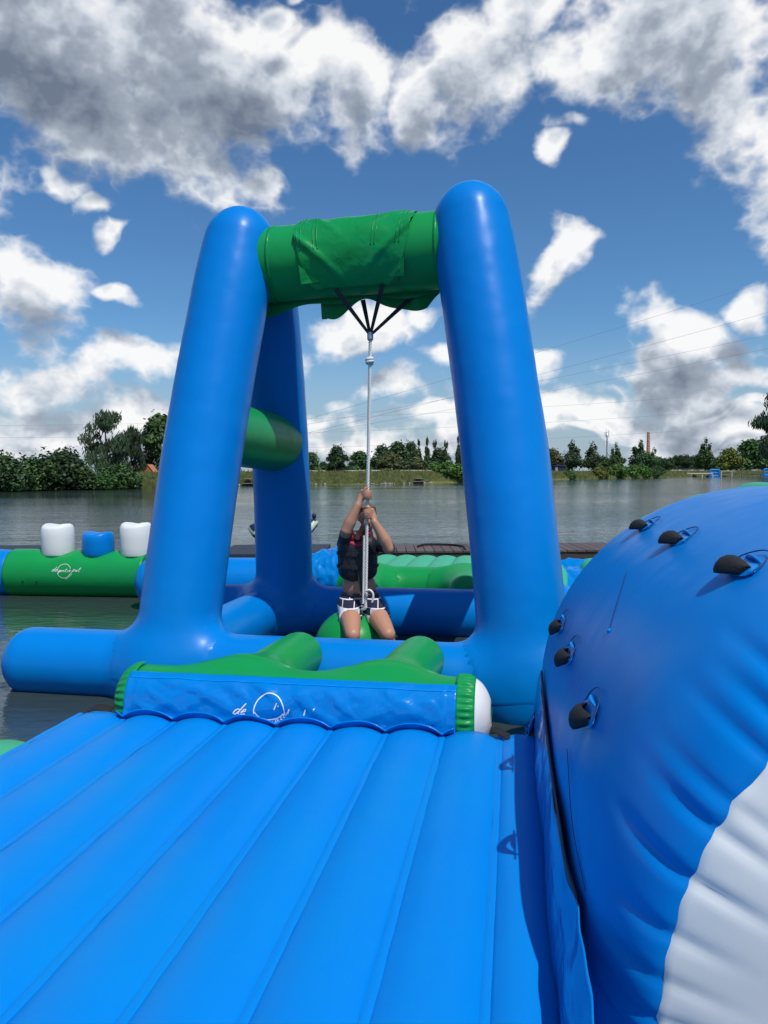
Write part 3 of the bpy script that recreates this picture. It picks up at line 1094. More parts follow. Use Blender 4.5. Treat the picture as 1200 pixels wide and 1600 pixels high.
    # guard rail on the bank
    T = thing('guard_rail', P(620, 742, Dshore(620) + 13), 'long pale guard rail on the bank behind the white shed', 'guard rail')
    pts = [(P(px, 740, Dshore(px) + 13).x, Dshore(px) + 13) for px in range(470, 760, 10)]
    for (x0, y0), (x1, y1) in zip(pts[:-1], pts[1:]):
        V = [Vector((x0, y0, 2.1)), Vector((x1, y1, 2.1)), Vector((x1, y1, 2.35)), Vector((x0, y0, 2.35))]
        V += [v + Vector((0, .06, 0)) for v in V]
        part('rail', V, [(0, 1, 2, 3), (7, 6, 5, 4), (3, 2, 6, 7), (0, 4, 5, 1), (1, 5, 6, 2), (0, 3, 7, 4)], 'beige_wood', T, False)
        part('post', *box((x0 - .06, y0 + .07, 1.4), (x0 + .06, y0 + .15, 2.3)), 'beige_wood', T, False)
    # stones at the waterline
    M['stone'] = simple('pale_stone', (0.30, 0.29, 0.26), .9, .25, 3)
    rnd = random.Random(5)
    bm = bmesh.new()
    for i in range(90):
        px = rnd.choice([rnd.uniform(365, 420), rnd.uniform(488, 730), rnd.uniform(600, 680), rnd.uniform(1040, 1200)])
        a = math.atan((px - 600) / FPX)
        rr = shore(math.degrees(a)) + rnd.uniform(-.9, 1.0)
        s = rnd.uniform(.10, .30)
        mt = Matrix.Translation((math.sin(a) * rr, math.cos(a) * rr, .08)) @ Matrix.Rotation(rnd.uniform(0, 6), 4, 'Z') @ Matrix.Diagonal((s * 1.5, s, s * .7, 1))
        bmesh.ops.create_icosphere(bm, subdivisions=1, radius=1, matrix=mt)
    me = bpy.data.meshes.new('shore_stones')
    bm.to_mesh(me)
    bm.free()
    me.materials.append(M['stone'])
    o = bpy.data.objects.new('shore_stones', me)
    COL.objects.link(o)
    tag(o, 'pale stones scattered along the far waterline', None, kind='stuff')
    # reeds / rough grass on the bank
    V, F = [], []
    for i in range(26000):
        px = rnd.uniform(215, 1260)
        a = math.atan((px - 600) / FPX)
        dd = rnd.random() ** 1.6 * 14
        rr = shore(math.degrees(a)) + dd + .2
        z = 0.05 + min(1.5, dd * .28)
        h = rnd.uniform(.25, .75) * (1.5 if rnd.random() < .08 else 1)
        w = rnd.uniform(.15, .4)
        x, y = math.sin(a) * rr, math.cos(a) * rr
        o = len(V)
        V += [(x - w, y, z - .1), (x + w, y + rnd.uniform(-.2, .2), z - .1), (x + w * rnd.uniform(-.5, .5), y, z + h)]
        F.append((o, o + 1, o + 2))
    M['reed'] = leaf_mat('bank_grass', (0.115, 0.13, 0.04), .5)
    o = part('bank_grass', V, F, 'reed', smooth=False)
    tag(o, 'rough dry grass growing on the far bank', None, kind='stuff')


shore_things()


def power_lines():
    M['wire'] = simple('dark_wire', (0.16, 0.17, 0.19), .6, .1)
    # (x0,y0)->(x1,y1) rows in the photograph; wires run past both picture edges
    rows = [((300, 700), (1300, 402), 260, 'highest thin power line rising to the right'),
            ((300, 715), (1300, 455), 262, 'second thin power line rising to the right'),
            ((300, 690), (1300, 498), 300, 'third thin power line rising to the right'),
            ((300, 705), (1300, 520), 300, 'lowest thin power line rising to the right'),
            ((-120, 662), (620, 645), 380, 'upper thin power line in the left sky'),
            ((-120, 680), (620, 668), 380, 'middle thin power line in the left sky'),
            ((-120, 700), (620, 692), 380, 'lower thin power line in the left sky')]
    for (a, b, D, lab) in rows:
        p0, p1 = P(a[0], a[1], D), P(b[0], b[1], D)
        ext = (p1 - p0) * .6
        p0 -= ext
        p1 += ext
        pts = []
        for k in range(25):
            t = k / 24
            q = p0.lerp(p1, t)
            q.z -= 4 * t * (1 - t) * 7 - 4.5
            pts.append(q)
        V, F, _ = tube(pts, .038, 4, 48, (0, 0))
        o = part('power_line', V, F, 'wire')
        c = p0.copy()
        c.z = 0
        o.data.transform(Matrix.Translation(-c))
        o.location = c
        tag(o, lab, 'power line', 'power lines across the sky')


power_lines()

# ================================================================== FOREGROUND MAT
MAT_TOP = 0.335
SEAMS = [-0.07 - 0.303 * k for k in range(9)]


def chamber(u0, u1, v0, v1, top, h, seed, nu=14, nv=70, base=0.02, sag=0.004):
    """one air chamber: low domed strip, rounded at its far end"""
    V = []
    for i in range(nv + 1):
        t = i / nv
        v = v0 + (v1 - v0) * t
        de = v1 - v
        endf = math.sqrt(max(0.0, 1 - max(0, (0.10 - de) / 0.10) ** 2))
        ds = v - v0
        endf *= math.sqrt(max(0.0, 1 - max(0, (0.10 - ds) / 0.10) ** 2))
        row = []
        for j in range(nu + 1):
            s = j / nu * 2 - 1
            u = (u0 + u1) / 2 + (u1 - u0) / 2 * s
            dome = (1 - abs(s) ** 2.3)
            z = top - h + h * dome
            z += sag * noise.noise(Vector((u * 2.2, v * 1.6, seed))) * dome
            z += .0022 * noise.noise(Vector((u * 13, v * 7, seed + 5))) * (1 - dome * .6)
            z = base + (z - base) * (0.55 + 0.45 * endf)
            row.append(W(u, v, z))
        V += [W(u0, v, base - .25)] + row + [W(u1, v, base - .25)]
    nc = nu + 3
    F = grid_faces(nv + 1, nc, closed=False, flip=False)
    F.append(tuple(range(nc)))
    F.append(tuple(reversed([nv * nc + k for k in range(nc)])))
    return V, F


def foreground_mat():
    T = thing('inflatable_mat', W(-1.2, 1.4, 0), 'large blue ribbed inflatable mat filling the foreground', 'inflatable mat', rz=-TH)
    for k in range(8):
        V, F = chamber(SEAMS[k + 1] + .004, SEAMS[k] - .004, -1.3, 3.95, MAT_TOP + .010, .040, k * 3.1)
        part('air_chamber', V, F, 'mat_blue', T)
    V, F = chamber(SEAMS[0] + .004, .125, -1.3, 3.95, MAT_TOP + .006, .034, 77, nu=10)
    part('air_chamber', V, F, 'mat_blue', T, label='narrow right border chamber')
    # welded seam strips lying in each groove
    for k, u in enumerate(SEAMS[:9]):
        wv = .017
        V = []
        for i in range(121):
            v = -1.3 + 5.2 * i / 120
            du = .004 * noise.noise(Vector((v * 4, k, 0)))
            ww = wv * (1 + .35 * noise.noise(Vector((v * 6, k, 9))))
            z = MAT_TOP - .030 + .0085 + .001 * noise.noise(Vector((v * 30, k, 2)))
            V += [W(u - ww + du, v, z - .002), W(u - ww * .5 + du, v, z + .001), W(u + ww * .5 + du, v, z + .001), W(u + ww + du, v, z - .002)]
        part('seam_strip', V, grid_faces(121, 4, closed=False), 'mat_blue', T)


foreground_mat()


def side_green_mat():
    T = thing('inflatable_mat', W(-4.3, 2.6, 0), 'pale green inflatable mat floating at the lower left edge', 'inflatable mat', rz=-TH)
    for k in range(5):
        u1 = -2.53 - .33 * k
        V, F = chamber(u1 - .322, u1, .4, 3.66, .27, .04, 40 + k, nv=30)
        part('air_chamber', V, F, 'pale_green', T)


side_green_mat()


# ================================================================== COVERED CUSHION IN FRONT OF THE FRAME
def cushion(T, uc0, uc1, vc, zc, r, arms, arm_len, mat='green'):
    arm_paths = []
    for ua, ra in arms:
        arm_paths.append(([W(ua - .07, vc + arm_len * .12, zc - .03), W(ua - .02, vc + arm_len * .55, zc + .02), W(ua + .03, vc + arm_len, zc + .045)], [ra * 1.25, ra * 1.1, ra]))
    body = ([W(uc0 + r, vc, zc), W(uc1 - r, vc, zc)], [r, r])
    V, F, C = tube([W(uc0, vc, zc), W(uc1, vc, zc)], r, 36, 60, (.75, .75))
    V2 = conform(V, C, arm_paths, .30, .16)
    cv = W(0, vc, 0)
    for i, v in enumerate(V):
        f = (v - C[i]).dot(Vector((ST, CT, 0))) * (1 if arm_len > 0 else -1) / r
        V[i] = v.lerp(V2[i], max(0, min(1, f * 2.2 + .25)))
    part('body', V, F, mat, T)
    for pth, rs in arm_paths:
        V, F, C = tube([pth[0], pth[1], pth[2] + (pth[2] - pth[1]).normalized() * rs[2] * .9], lambda t, a_=rs[0], b_=rs[2]: a_ + (b_ - a_) * t, 34, 28, (.3, 1.0))
        V = conform(V, C, [body], .34, .20)
        part('arm', V, F, mat, T)
    return body


CU0, CU1, CV, CZ, CRD = -2.38, -0.12, 4.15, .345, .198
CUSH = thing('bumper_cushion', W(-1.26, CV, 0), 'green bumper cushion with blue cover and two green arms in front of the swing frame', 'bumper cushion', rz=-TH)


def front_cushion():
    T = CUSH
    cushion(T, CU0, CU1, CV, CZ, CRD, [(-1.56, .165), (-.68, .165)], .98)
    # white end cap on the right, white trim on the left
    def bodyring(u, a, off):
        dl, dr = u - CU0, CU1 - u
        r = CRD
        for d in (dl, dr):
            L = .75 * CRD
            if d < L:
                r = min(r, CRD * math.sqrt(max(0, 1 - ((L - d) / L) ** 2)))
        r += off
        return W(u, CV - math.cos(a) * r, CZ + math.sin(a) * r)
    def band(u0, u1, off, mat, name, nu=10, label=None):
        def f(s, t):
            u = u0 + (u1 - u0) * s
            a = -1.6 + t * 3.8
            return bodyring(u, a, off + .003 * noise.noise(Vector((u * 30, a * 5, 1))))
        V, F = sheet(f, nu, 30, .003)
        part(name, V, F, mat, T, label=label)
    band(-.215, CU1 - .004, .010, 'white', 'end_cap', 12)
    band(CU0 + .004, CU0 + .035, .008, 'white', 'end_trim', 6)
    # puckered green band between cover and cap
    def fb(s, t):
        u = -.315 + .105 * s
        a = -1.5 + t * 3.6
        return bodyring(u, a, .016 + .006 * math.sin(a * 34) * math.sin(s * math.pi) + .003 * math.sin(a * 15 + 2))
    V, F = sheet(fb, 8, 110, .003)
    part('gathered_band', V, F, 'green', T)
    def fb2(s, t):
        u = CU0 + .03 + .13 * s
        a = -1.5 + t * 3.3
        return bodyring(u, a, .014 + .006 * math.sin(a * 30) * math.sin(s * math.pi))
    V, F = sheet(fb2, 8, 100, .003)
    part('gathered_band', V, F, 'green', T)
    # blue cover sheet, wrapped over the front and lying out on the mat
    def cover(s, t, off=0.0):
        u = -2.24 + (1.93) * s
        arc = CRD + .026 + off
        La = arc * math.radians(74)
        Lt = La + .10
        d = t * Lt
        wr = .012 * noise.noise(Vector((u * 3.0 + t * 1.5, t * 2.0, 3))) + .009 * noise.noise(Vector((u * 9 + t * 5, t * 3, 8)))
        # diagonal tension folds near the ends and the loose middle
        wr += .012 * max(0, noise.noise(Vector((u * 7 - t * 4.0, t * 1.2 + u * 3, 12)))) * 2
        a0 = math.radians(58)
        bot = math.sin(u * 2 * math.pi / .303 + .9)
        scal = .012 * bot
        if d < La:
            a = a0 - d / arc
            r = arc + wr * min(1, t * 3 + .2)
            p = Vector((u, CV - math.cos(a) * r, CZ + math.sin(a) * r))
        else:
            a = a0 - La / arc
            k = (d - La)
            base = Vector((u, CV - math.cos(a) * arc, CZ + math.sin(a) * arc))
            p = base + Vector((0, -.55 * k, -.75 * k)) + Vector((0, -wr, 0))
        tt = max(0, (t - .62) / .38)
        # bottom edge follows the crowns of the mat chambers
        ph = ((u + .07) / .303) % 1.0
        mz = MAT_TOP - .034 + .048 * (1 - abs(ph * 2 - 1) ** 2.3)
        p.z += tt * tt * (mz + .030 - (CZ + math.sin(a0 - La / arc) * arc - .75 * .10)) * 1.0
        p.y -= tt * .05 + .004 * bot * tt
        if s < .03 or s > .97:
            p.y += .004
        return W(*p)
    V, F = sheet(lambda s, t: cover(s, t), 220, 54, .004)
    part('cover_flap', V, F, 'blue_sheet', T)
    # hem fold near the top of the cover
    V, F = sheet(lambda s, t: cover(.005 + s * .99, .10 + t * .02, .004), 160, 3, .003)
    part('hem_line', V, F, 'blue_patch', T)
    V, F = sheet(lambda s, t: cover(.002 + s * .996, .985 + t * .015, .004), 160, 3, .003)
    part('hem_line', V, F, 'blue_patch', T)
    # printed logo: ring and the words that show above the fold
    def fm(x, y):   # x to the right metres, y up metres; origin at ring centre
        return cover(.46 + x / 1.93, .50 - y / .39, .006)
    st = []
    st += [arc_pts(0, -.01, .088, R(-8), R(188), 50, .10)]
    st += [arc_pts(0, .01, .088, R(200), R(335), 40, .062)]
    st += lay_text('de', -.215, -.03, .055, .55, .75)
    st += [[(.03, .005), (.045, .04)], [(.052, .02), (.055, .028)], [(.105, -.02), (.115, .01)], [(.20, -.02), (.208, .012)], [(.255, .012), (.262, .022)]]
    for q_ in (st[0], st[1]):
        V, F = ribbons([q_], .0062, fm)
        part('logo_arc', V, F, 'print', T)
    V, F = ribbons(st[2:], .0062, fm)
    part('logo_word', V, F, 'print', T)
    st = []
    x = .028
    for i, ch in enumerate('SLEEP'):
        yy = -.072 + i * .011
        for s_ in lay_text(ch, .030 + i * .016, yy, .021, .1):
            st.append(s_)
    for i in range(9):
        xx = -.055 + i * .009
        st.append([(xx, -.070 + .004 * abs(i - 4) * .4), (xx + .005, -.070 + .004 * abs(i - 4) * .4)])
    V, F = ribbons(st, .0032, fm)
    part('logo_small_print', V, F, 'print', T)
    # small black tie-down tabs at the two lower corners
    for u, du in ((-2.40, .11), (-.10, .10)):
        V, F = sheet(lambda s, t: W(u + du * (s - .2), CV - .235 - .06 * t - .05 * s * (1 if u > -1 else -1), MAT_TOP + .012 + .010 * math.sin(s * 5) - .012 * t), 10, 6, .006)
        part('tie_tab', V, F, 'black', T)


front_cushion()


# ================================================================== SWING FRAME
FR = .27
Zb = .20


def swing_frame():
    T = thing('swing_frame', W(-1.25, 6.5, 0), 'tall blue inflatable A frame with green crossbeam that carries the rope swing', 'inflatable swing frame', rz=-TH)
    vf, vr = 5.32, 7.85
    Lb, Rb = -2.60, .16
    fr = [W(-4.06, vf + .06, Zb), W(1.15, vf - .02, Zb)]
    rr = [W(-3.9, vr, Zb), W(1.2, vr, Zb)]
    sl = [W(Lb - .10, vf, Zb - .01), W(Lb - .10, vr, Zb - .01)]
    sr = [W(Rb + .25, vf, Zb - .01), W(Rb + .25, vr, Zb - .01)]
    leg = {}
    leg['fl'] = [W(Lb - .03, vf, .05), W(-2.50, 5.76, 2.0), W(-2.33, 6.26, 3.84)]
    leg['fr'] = [W(Rb - .05, vf, .05), W(-.10, 5.74, 2.0), W(-.38, 6.18, 3.88)]
    leg['rl'] = [W(-2.50, vr, .05), W(-2.40, 7.42, 2.0), W(-2.28, 6.66, 3.60)]
    leg['rr'] = [W(.20, vr, .05), W(.02, 7.35, 2.0), W(-.38, 6.52, 3.70)]
    lr = {'fl': (.315, .325), 'fr': (.325, .325), 'rl': (.31, .28), 'rr': (.30, .28)}

    def caps(pts, r0, r1):
        p = catmull(pts, 6)
        return (p, [r0 + (r1 - r0) * i / 6 for i in range(7)])
    legc = {k: caps(v, *lr[k]) for k, v in leg.items()}
    # shorten cap paths at the top so that the round end is inside
    frc = ([fr[0] + (fr[1] - fr[0]).normalized() * FR, fr[1]], [FR, FR])
    rrc = (rr, [FR, FR])
    slc, src = (sl, [FR * .97] * 2), (sr, [FR * .97] * 2)
    for nm, pth, oth in (('front_base_tube', fr, [legc['fl'], legc['fr'], slc, src]), ('rear_base_tube', rr, [legc['rl'], legc['rr'], slc, src])):
        V, F, C = tube(pth, FR, 56, 150, (.8, .8))
        V = conform(V, C, oth, .20, .12)
        part(nm, V, F, 'blue', T)
    for pth in (sl, sr):
        V, F, C = tube(pth, FR * .97, 32, 40, (.2, .2))
        V = conform(V, C, [frc, rrc, legc['fl'], legc['rl']] if pth is sl else [frc, rrc], .18, .10)
        part('side_base_tube', V, F, 'blue', T)
    bz = 3.60
    beam = [W(-2.30, 6.30, bz - .09), W(-.34, 6.24, bz - .05)]
    brl = [W(-2.47, 5.80, 2.06), W(-2.40, 7.40, 2.02)]
    brr = [W(-.10, 5.80, 2.06), W(-.08, 7.20, 2.02)]
    names = {'fl': 'front_leg', 'fr': 'front_leg', 'rl': 'rear_leg', 'rr': 'rear_leg'}
    for k, pts in leg.items():
        r0, r1 = lr[k]
        base = frc if k[0] == 'f' else rrc
        side = slc if k[1] == 'l' else src
        d = (pts[-1] - pts[-2]).normalized()

        def rf(t, r0=r0, r1=r1):
            r = r0 + (r1 - r0) * t
            r *= 1 - .14 * max(0, (t - .80) / .20) ** 2
            return r
        V, F, C = tube(pts[:-1] + [pts[-1] + d * .16], rf, 72, 170, (.1, 1.1))
        V = conform(V, C, [base, side], .206, .16)
        # faint sag creases and seam waviness
        for i, v in enumerate(V):
            n = (v - C[i])
            if n.length > .05:
                V[i] = v + n.normalized() * (.004 * noise.noise(v * 2.3) + .0015 * noise.noise(v * 9))
        part(names[k], V, F, 'blue', T)
    V, F, C = tube(beam, lambda t: .318 - .010 * math.sin(t * math.pi), 44, 50, (.15, .15))
    part('crossbeam', V, F, 'green', T)
    for pts, rl in ((brl, leg['rl']), (brr, leg['rr'])):
        V, F, C = tube(pts, lambda t: .265 + .03 * t, 40, 30, (.3, .45))
        part('brace', V, F, 'green', T)
    # weld rings where beam and legs meet
    for q, dr in ((beam[0], 1), (beam[1], -1)):
        dirv = (beam[1] - beam[0]).normalized() * dr
        c = q + dirv * .28
        V, F, C = tube([c - dirv * .012, c + dirv * .012], .320, 44, 2, (0, 0))
        part('weld_ring', V, F, 'green_sheet', T)
    # bottom tube seam tapes seen on the legs: narrow band round each foot
    return beam


BEAM = swing_frame()


def beam_cover():
    a, b = BEAM
    ax = (b - a).normalized()
    up = Vector((0, 0, 1))
    side = ax.cross(up)        # points away from the camera (+v)
    fwd = -side if side.y > 0 else side
    L = (b - a).length
    T = thing('beam_cover', (a + b) / 2 + Vector((0, 0, -.4)), 'wrinkled green tarpaulin wrapped round the middle of the crossbeam', 'tarpaulin cover')

    def pos(x, ang, r):
        """x along the beam, ang from top toward the camera"""
        c = a + ax * x
        return c + (up * math.cos(ang) + fwd * math.sin(ang)) * r
    x0, x1 = .50, 1.50

    def front(s, t):
        # narrows toward the bottom where the straps pull it together
        ang = -2.3 + t * (2.3 + 2.55)
        low = max(0, (ang - .75) / 1.8)
        mid = (x0 + x1) / 2 - .0
        xa = x0 + (x1 - x0) * s
        pull = .28 * low ** 1.4
        x = xa + (mid - xa) * pull
        r = .324
        # diagonal folds run down and inwards
        e = abs(s - .5) * 2
        fold = math.sin((xa * (1 if s < .5 else -1) * 16) - ang * 5.5)
        r += .030 * max(0, fold) ** 3 * e ** 1.2 * min(1, max(0, ang + .3)) + .006 * noise.noise(Vector((xa * 5, ang * 3, 4))) * 1.2
        r += .05 * max(0, ang - 1.9) * (1 - e * .6)
        return pos(x, ang, r)
    V, F = sheet(front, 120, 90, .004)
    part('tarpaulin_sheet', V, F, 'green_sheet', T)
    # double stitched bands over the sheet
    for xc in (.54, .68, 1.20, 1.42):
        s0 = (xc - x0) / (x1 - x0)
        for d in (-.016, .016):
            V, F = sheet(lambda s, t: front(s0 + d + (s - .5) * .010, .50 + t * .30) + Vector((0, -.006, .003)), 2, 60, .003)
            part('stitched_band', V, F, 'green', T)
    # loose corners standing off
    def corner(sgn, xr, an):
        p0 = pos(xr, an - .34, .345)
        p1 = pos(xr - sgn * .01, an + .05, .39)
        p2 = pos(xr - sgn * .16, an + .10, .347)
        V = [p0, p1, p2, p0.lerp(p2, .5) + Vector((0, .01, 0))]
        V2 = [v + Vector((0, .004, .002)) for v in V]
        part('loose_corner', V + V2, [(0, 1, 2, 3), (7, 6, 5, 4), (0, 4, 5, 1), (1, 5, 6, 2), (2, 6, 7, 3), (3, 7, 4, 0)], 'green_sheet', T, False)
    corner(-1, .56, 2.25)
    corner(1, 1.44, 2.25)
    # rear flaps hanging below the beam
    def flap(s, t):
        x = .60 + s * 1.05
        env = .13 + .05 * math.sin(s * 9 + 1) + .05 * noise.noise(Vector((s * 4, 0, 0)))
        if s < .04:
            env = .20
        if s > .9:
            env *= (1 - s) * 6 + .4
        c = a + ax * x
        return c + Vector((0, 0, -.25 - t * env)) - fwd * (.16 + .03 * math.sin(s * 14) + .04 * t)
    V, F = sheet(flap, 60, 12, .004)
    part('hanging_flap', V, F, 'green_sheet', T)
    def flap2(s, t):
        x = -.02 + s * 2.0
        c = a + ax * x
        dz = .05 + .10 * max(0, 1 - s * 3) + .02 * math.sin(s * 20)
        return c + Vector((0, 0, -.28 - t * dz)) - fwd * (.10)
    V, F = sheet(flap2, 50, 6, .004)
    part('hanging_flap', V, F, 'green_sheet', T)


beam_cover()

# ================================================================== ROPE SWING
RT = P(578.5, 524, 6.33)
RB = P(571, 950, 6.50)
BC = P(553, 1010, 6.66)
BC.z = .13
BR = .36


def ropeat(z):
    t = (RT.z - z) / (RT.z - RB.z)
    return RT.lerp(RB, t)


def twisted(p0, p1, r, turns, n=3, steps=None):
    ax = (p1 - p0)
    L = ax.length
    ax.normalize()
    s = ax.orthogonal().normalized()
    t = ax.cross(s)
    steps = steps or int(turns * 9)
    out = []
    for k in range(n):
        pts = []
        for i in range(steps + 1):
            f = i / steps
            a = 2 * math.pi * (turns * f + k / n)
            pts.append(p0 + ax * L * f + (s * math.cos(a) + t * math.sin(a)) * r * .62)
        V, F = [], []
        for i, p in enumerate(pts):
            T_ = (pts[min(i + 1, steps)] - pts[max(i - 1, 0)]).normalized()
            u = (s - T_ * s.dot(T_)).normalized()
            w = T_.cross(u)
            for j in range(5):
                b = 2 * math.pi * j / 5
                V.append(p + (u * math.cos(b) + w * math.sin(b)) * r * .44)
        F = grid_faces(steps + 1, 5)
        out.append((V, F))
    return join(*out)


def rope_swing():
    M['rope'] = simple('white_rope', (0.80, 0.79, 0.76), .8, .12, 60, .5, 150)
    T = thing('rope_swing', Vector((BC.x, BC.y, -.2)), 'white twisted rope hanging on black straps with a green ball seat below', 'rope swing')
    a, b = BEAM
    ax = (b - a).normalized()
    side = ax.cross(Vector((0, 0, 1)))
    fwd = -side if side.y > 0 else side
    tops = [(.84, .20, -.30), (1.00, -.10, -.33), (1.24, .22, -.30), (1.44, -.12, -.32)]
    for x, f, dz in tops:
        p = a + ax * x + fwd * f + Vector((0, 0, dz))
        d = RT - p
        sd_ = d.cross(Vector((0, 1, 0))).normalized() * .021
        V, F = [], []
        for i in range(9):
            q = p + d * (i / 8)
            w = sd_ * (1 - .45 * i / 8)
            V += [q - w, q + w, q + w + Vector((0, .004, 0)), q - w + Vector((0, .004, 0))]
        F = grid_faces(9, 4)
        part('strap', V, F, 'strap', T, False)
        # wrap of the strap up round the beam side
        V = []
        for i in range(13):
            an = (math.pi - math.atan2(abs(f), .3)) if f > 0 else (math.pi + math.atan2(abs(f), .3))
            break
    V, F, _ = tube([RT + Vector((0, 0, .035)), RT + Vector((0, 0, -.05))], .026, 12, 3, (.8, .8))
    part('thimble', V, F, 'steel', T)
    r = .0150
    V, F = twisted(RT + Vector((0, 0, -.03)), RB, r, 30)
    part('rope', V, F, 'rope', T)
    # knot
    kp = ropeat(P(578, 564, 6.34).z)
    ks = []
    for i in range(25):
        an = i / 24 * 4 * math.pi
        ks.append(kp + Vector((math.cos(an) * .024, math.sin(an) * .024, (i / 24 - .5) * .045)))
    V, F, _ = tube(ks, .016, 6, 60, (1, 1))
    part('knot', V, F, 'rope', T)
    # second fall of rope beside the main one, tied at the lower end
    z1, z0 = P(575, 838, 6.4).z, P(575, 946, 6.4).z
    p1, p0 = ropeat(z1) + Vector((-.024, -.010, 0)), ropeat(z0) + Vector((-.022, -.010, 0))
    V, F = twisted(p1, p0, .009, 18)
    part('rope_tail', V, F, 'rope', T)
    kp = ropeat(P(575, 928, 6.45).z)
    pts = [kp + Vector((0, -.03, .02)), kp + Vector((.035, -.045, .035)), kp + Vector((.065, -.045, .0)), kp + Vector((.062, -.04, -.06)), kp + Vector((.05, -.04, -.075))]
    V, F, _ = tube(pts, .010, 8, 20, (1, 1))
    part('rope_loop', V, F, 'rope', T)
    # ball with gores
    V, F = [], []
    n, m = 48, 28
    for i in range(m + 1):
        ph = math.pi * i / m
        for j in range(n):
            th = 2 * math.pi * j / n
            rr = BR * (1 - .006 * (abs(math.sin(th * 4)) < .18) * math.sin(ph))
            V.append(BC + Vector((math.sin(ph) * math.cos(th), math.sin(ph) * math.sin(th), math.cos(ph) * .97)) * rr)
    F = grid_faces(m + 1, n, flip=True)
    part('ball_seat', V, F, 'green', T)
    q = BC + Vector((0, 0, BR * .95))
    V, F, _ = tube([q, q + Vector((0, 0, .035))], .05, 14, 2, (0, .4))
    part('rope_socket', V, F, 'green', T)
    V, F = twisted(RB, Vector((BC.x + .02, BC.y - .06, BC.z + BR * .9)), r, 5)
    part('rope', V, F, 'rope', T)


rope_swing()


# ================================================================== PERSON
def cap_mesh(bm, a, b, ra, rb, n=14):
    V, F, _ = tube([a, b], lambda t: 1, n, 4, (0, 0))
    a, b = Vector(a), Vector(b)
    ax = (b - a)
    L = ax.length
    if L < 1e-6:
        ax = Vector((0, 0, 1))
    else:
        ax = ax / L
    s = ax.orthogonal().normalized()
    t = ax.cross(s)
    rings = []
    for k in range(1, 6):
        an = k / 5 * math.pi / 2
        rings.append((a - ax * ra * math.cos(an), ra * math.sin(an)))
    for k in range(5, 0, -1):
        an = k / 5 * math.pi / 2
        rings.append((b + ax * rb * math.cos(an), rb * math.sin(an)))
    vs = []
    for c, r in rings:
        vs.append([bm.verts.new(c + (s * math.cos(2 * math.pi * j / n) + t * math.sin(2 * math.pi * j / n)) * r) for j in range(n)])
    for i in range(len(vs) - 1):
        for j in range(n):
            bm.faces.new((vs[i][j], vs[i][(j + 1) % n], vs[i + 1][(j + 1) % n], vs[i + 1][j]))
    v0 = bm.verts.new(a - ax * ra)
    v1 = bm.verts.new(b + ax * rb)
    for j in range(n):
        bm.faces.new((v0, vs[0][(j + 1) % n], vs[0][j]))
        bm.faces.new((v1, vs[-1][j], vs[-1][(j + 1) % n]))


def ell_mesh(bm, c, rad, rot=None):
    m = Matrix.Translation(c) @ (rot.to_4x4() if rot else Matrix.Identity(4)) @ Matrix.Diagonal((*rad, 1))
    bmesh.ops.create_uvsphere(bm, u_segments=20, v_segments=14, radius=1, matrix=m)


def organic(name, prims, voxel, iters, mat, parent):
    bm = bmesh.new()
    for p in prims:
        if p[0] == 'c':
            cap_mesh(bm, *p[1:])
        else:
            ell_mesh(bm, *p[1:])
    me = bpy.data.meshes.new('tmp')
    bm.to_mesh(me)
    bm.free()
    o = bpy.data.objects.new('tmp', me)
    COL.objects.link(o)
    md = o.modifiers.new('r', 'REMESH')
    md.mode = 'VOXEL'
    md.voxel_size = voxel
    sm = o.modifiers.new('s', 'SMOOTH')
    sm.factor = .5
    sm.iterations = iters
    dg = bpy.context.evaluated_depsgraph_get()
    ev = o.evaluated_get(dg)
    m2 = bpy.data.meshes.new_from_object(ev)
    bpy.data.objects.remove(o)
    m2.name = name
    m2.polygons.foreach_set('use_smooth', [True] * len(m2.polygons))
    m2.materials.clear()
    m2.materials.append(M[mat])
    r = bpy.data.objects.new(name, m2)
    COL.objects.link(r)
    m2.transform(wmat(parent).inverted())
    r.parent = parent
    return r


def hand(rz, sgn, wrist, tilt=0.0):
    """fist closed round the rope at height rz; sgn -1: palm left of the rope (image), +1 right"""
    pr = []
    c = ropeat(rz)
    palm = c + Vector((sgn * .040, .004, 0))
    pr.append(('c', palm + Vector((sgn * .004, .0, .028)), palm + Vector((sgn * .004, .0, -.030)), .023, .025))
    pr.append(('c', palm + Vector((sgn * .006, .006, 0)), wrist, .031, .029))
    for k in range(4):
        z = .034 - k * .0215
        ln = (.92, 1.0, .97, .85)[k]
        f = [Vector((sgn * .040, -.022, z)), Vector((sgn * .014, -.041 * ln, z - .002)), Vector((-sgn * .018, -.036 * ln, z - .004)), Vector((-sgn * .034 * ln, -.010, z - .005)), Vector((-sgn * .026, .014, z - .005))]
        rr = (.0108, .0112, .0108, .0098)[k]
        for i in range(4):
            pr.append(('c', c + f[i], c + f[i + 1], rr * (1 - .05 * i), rr * (1 - .05 * (i + 1)), 10))
    # thumb from the side of the palm, up and across behind the rope
    th = [Vector((sgn * .036, -.012, .030)), Vector((sgn * .020, -.034, .056)), Vector((-sgn * .006, -.036, .062))]
    for i in range(2):
        pr.append(('c', c + th[i], c + th[i + 1], .0125 - i * .001, .0115 - i * .001, 10))
    return pr


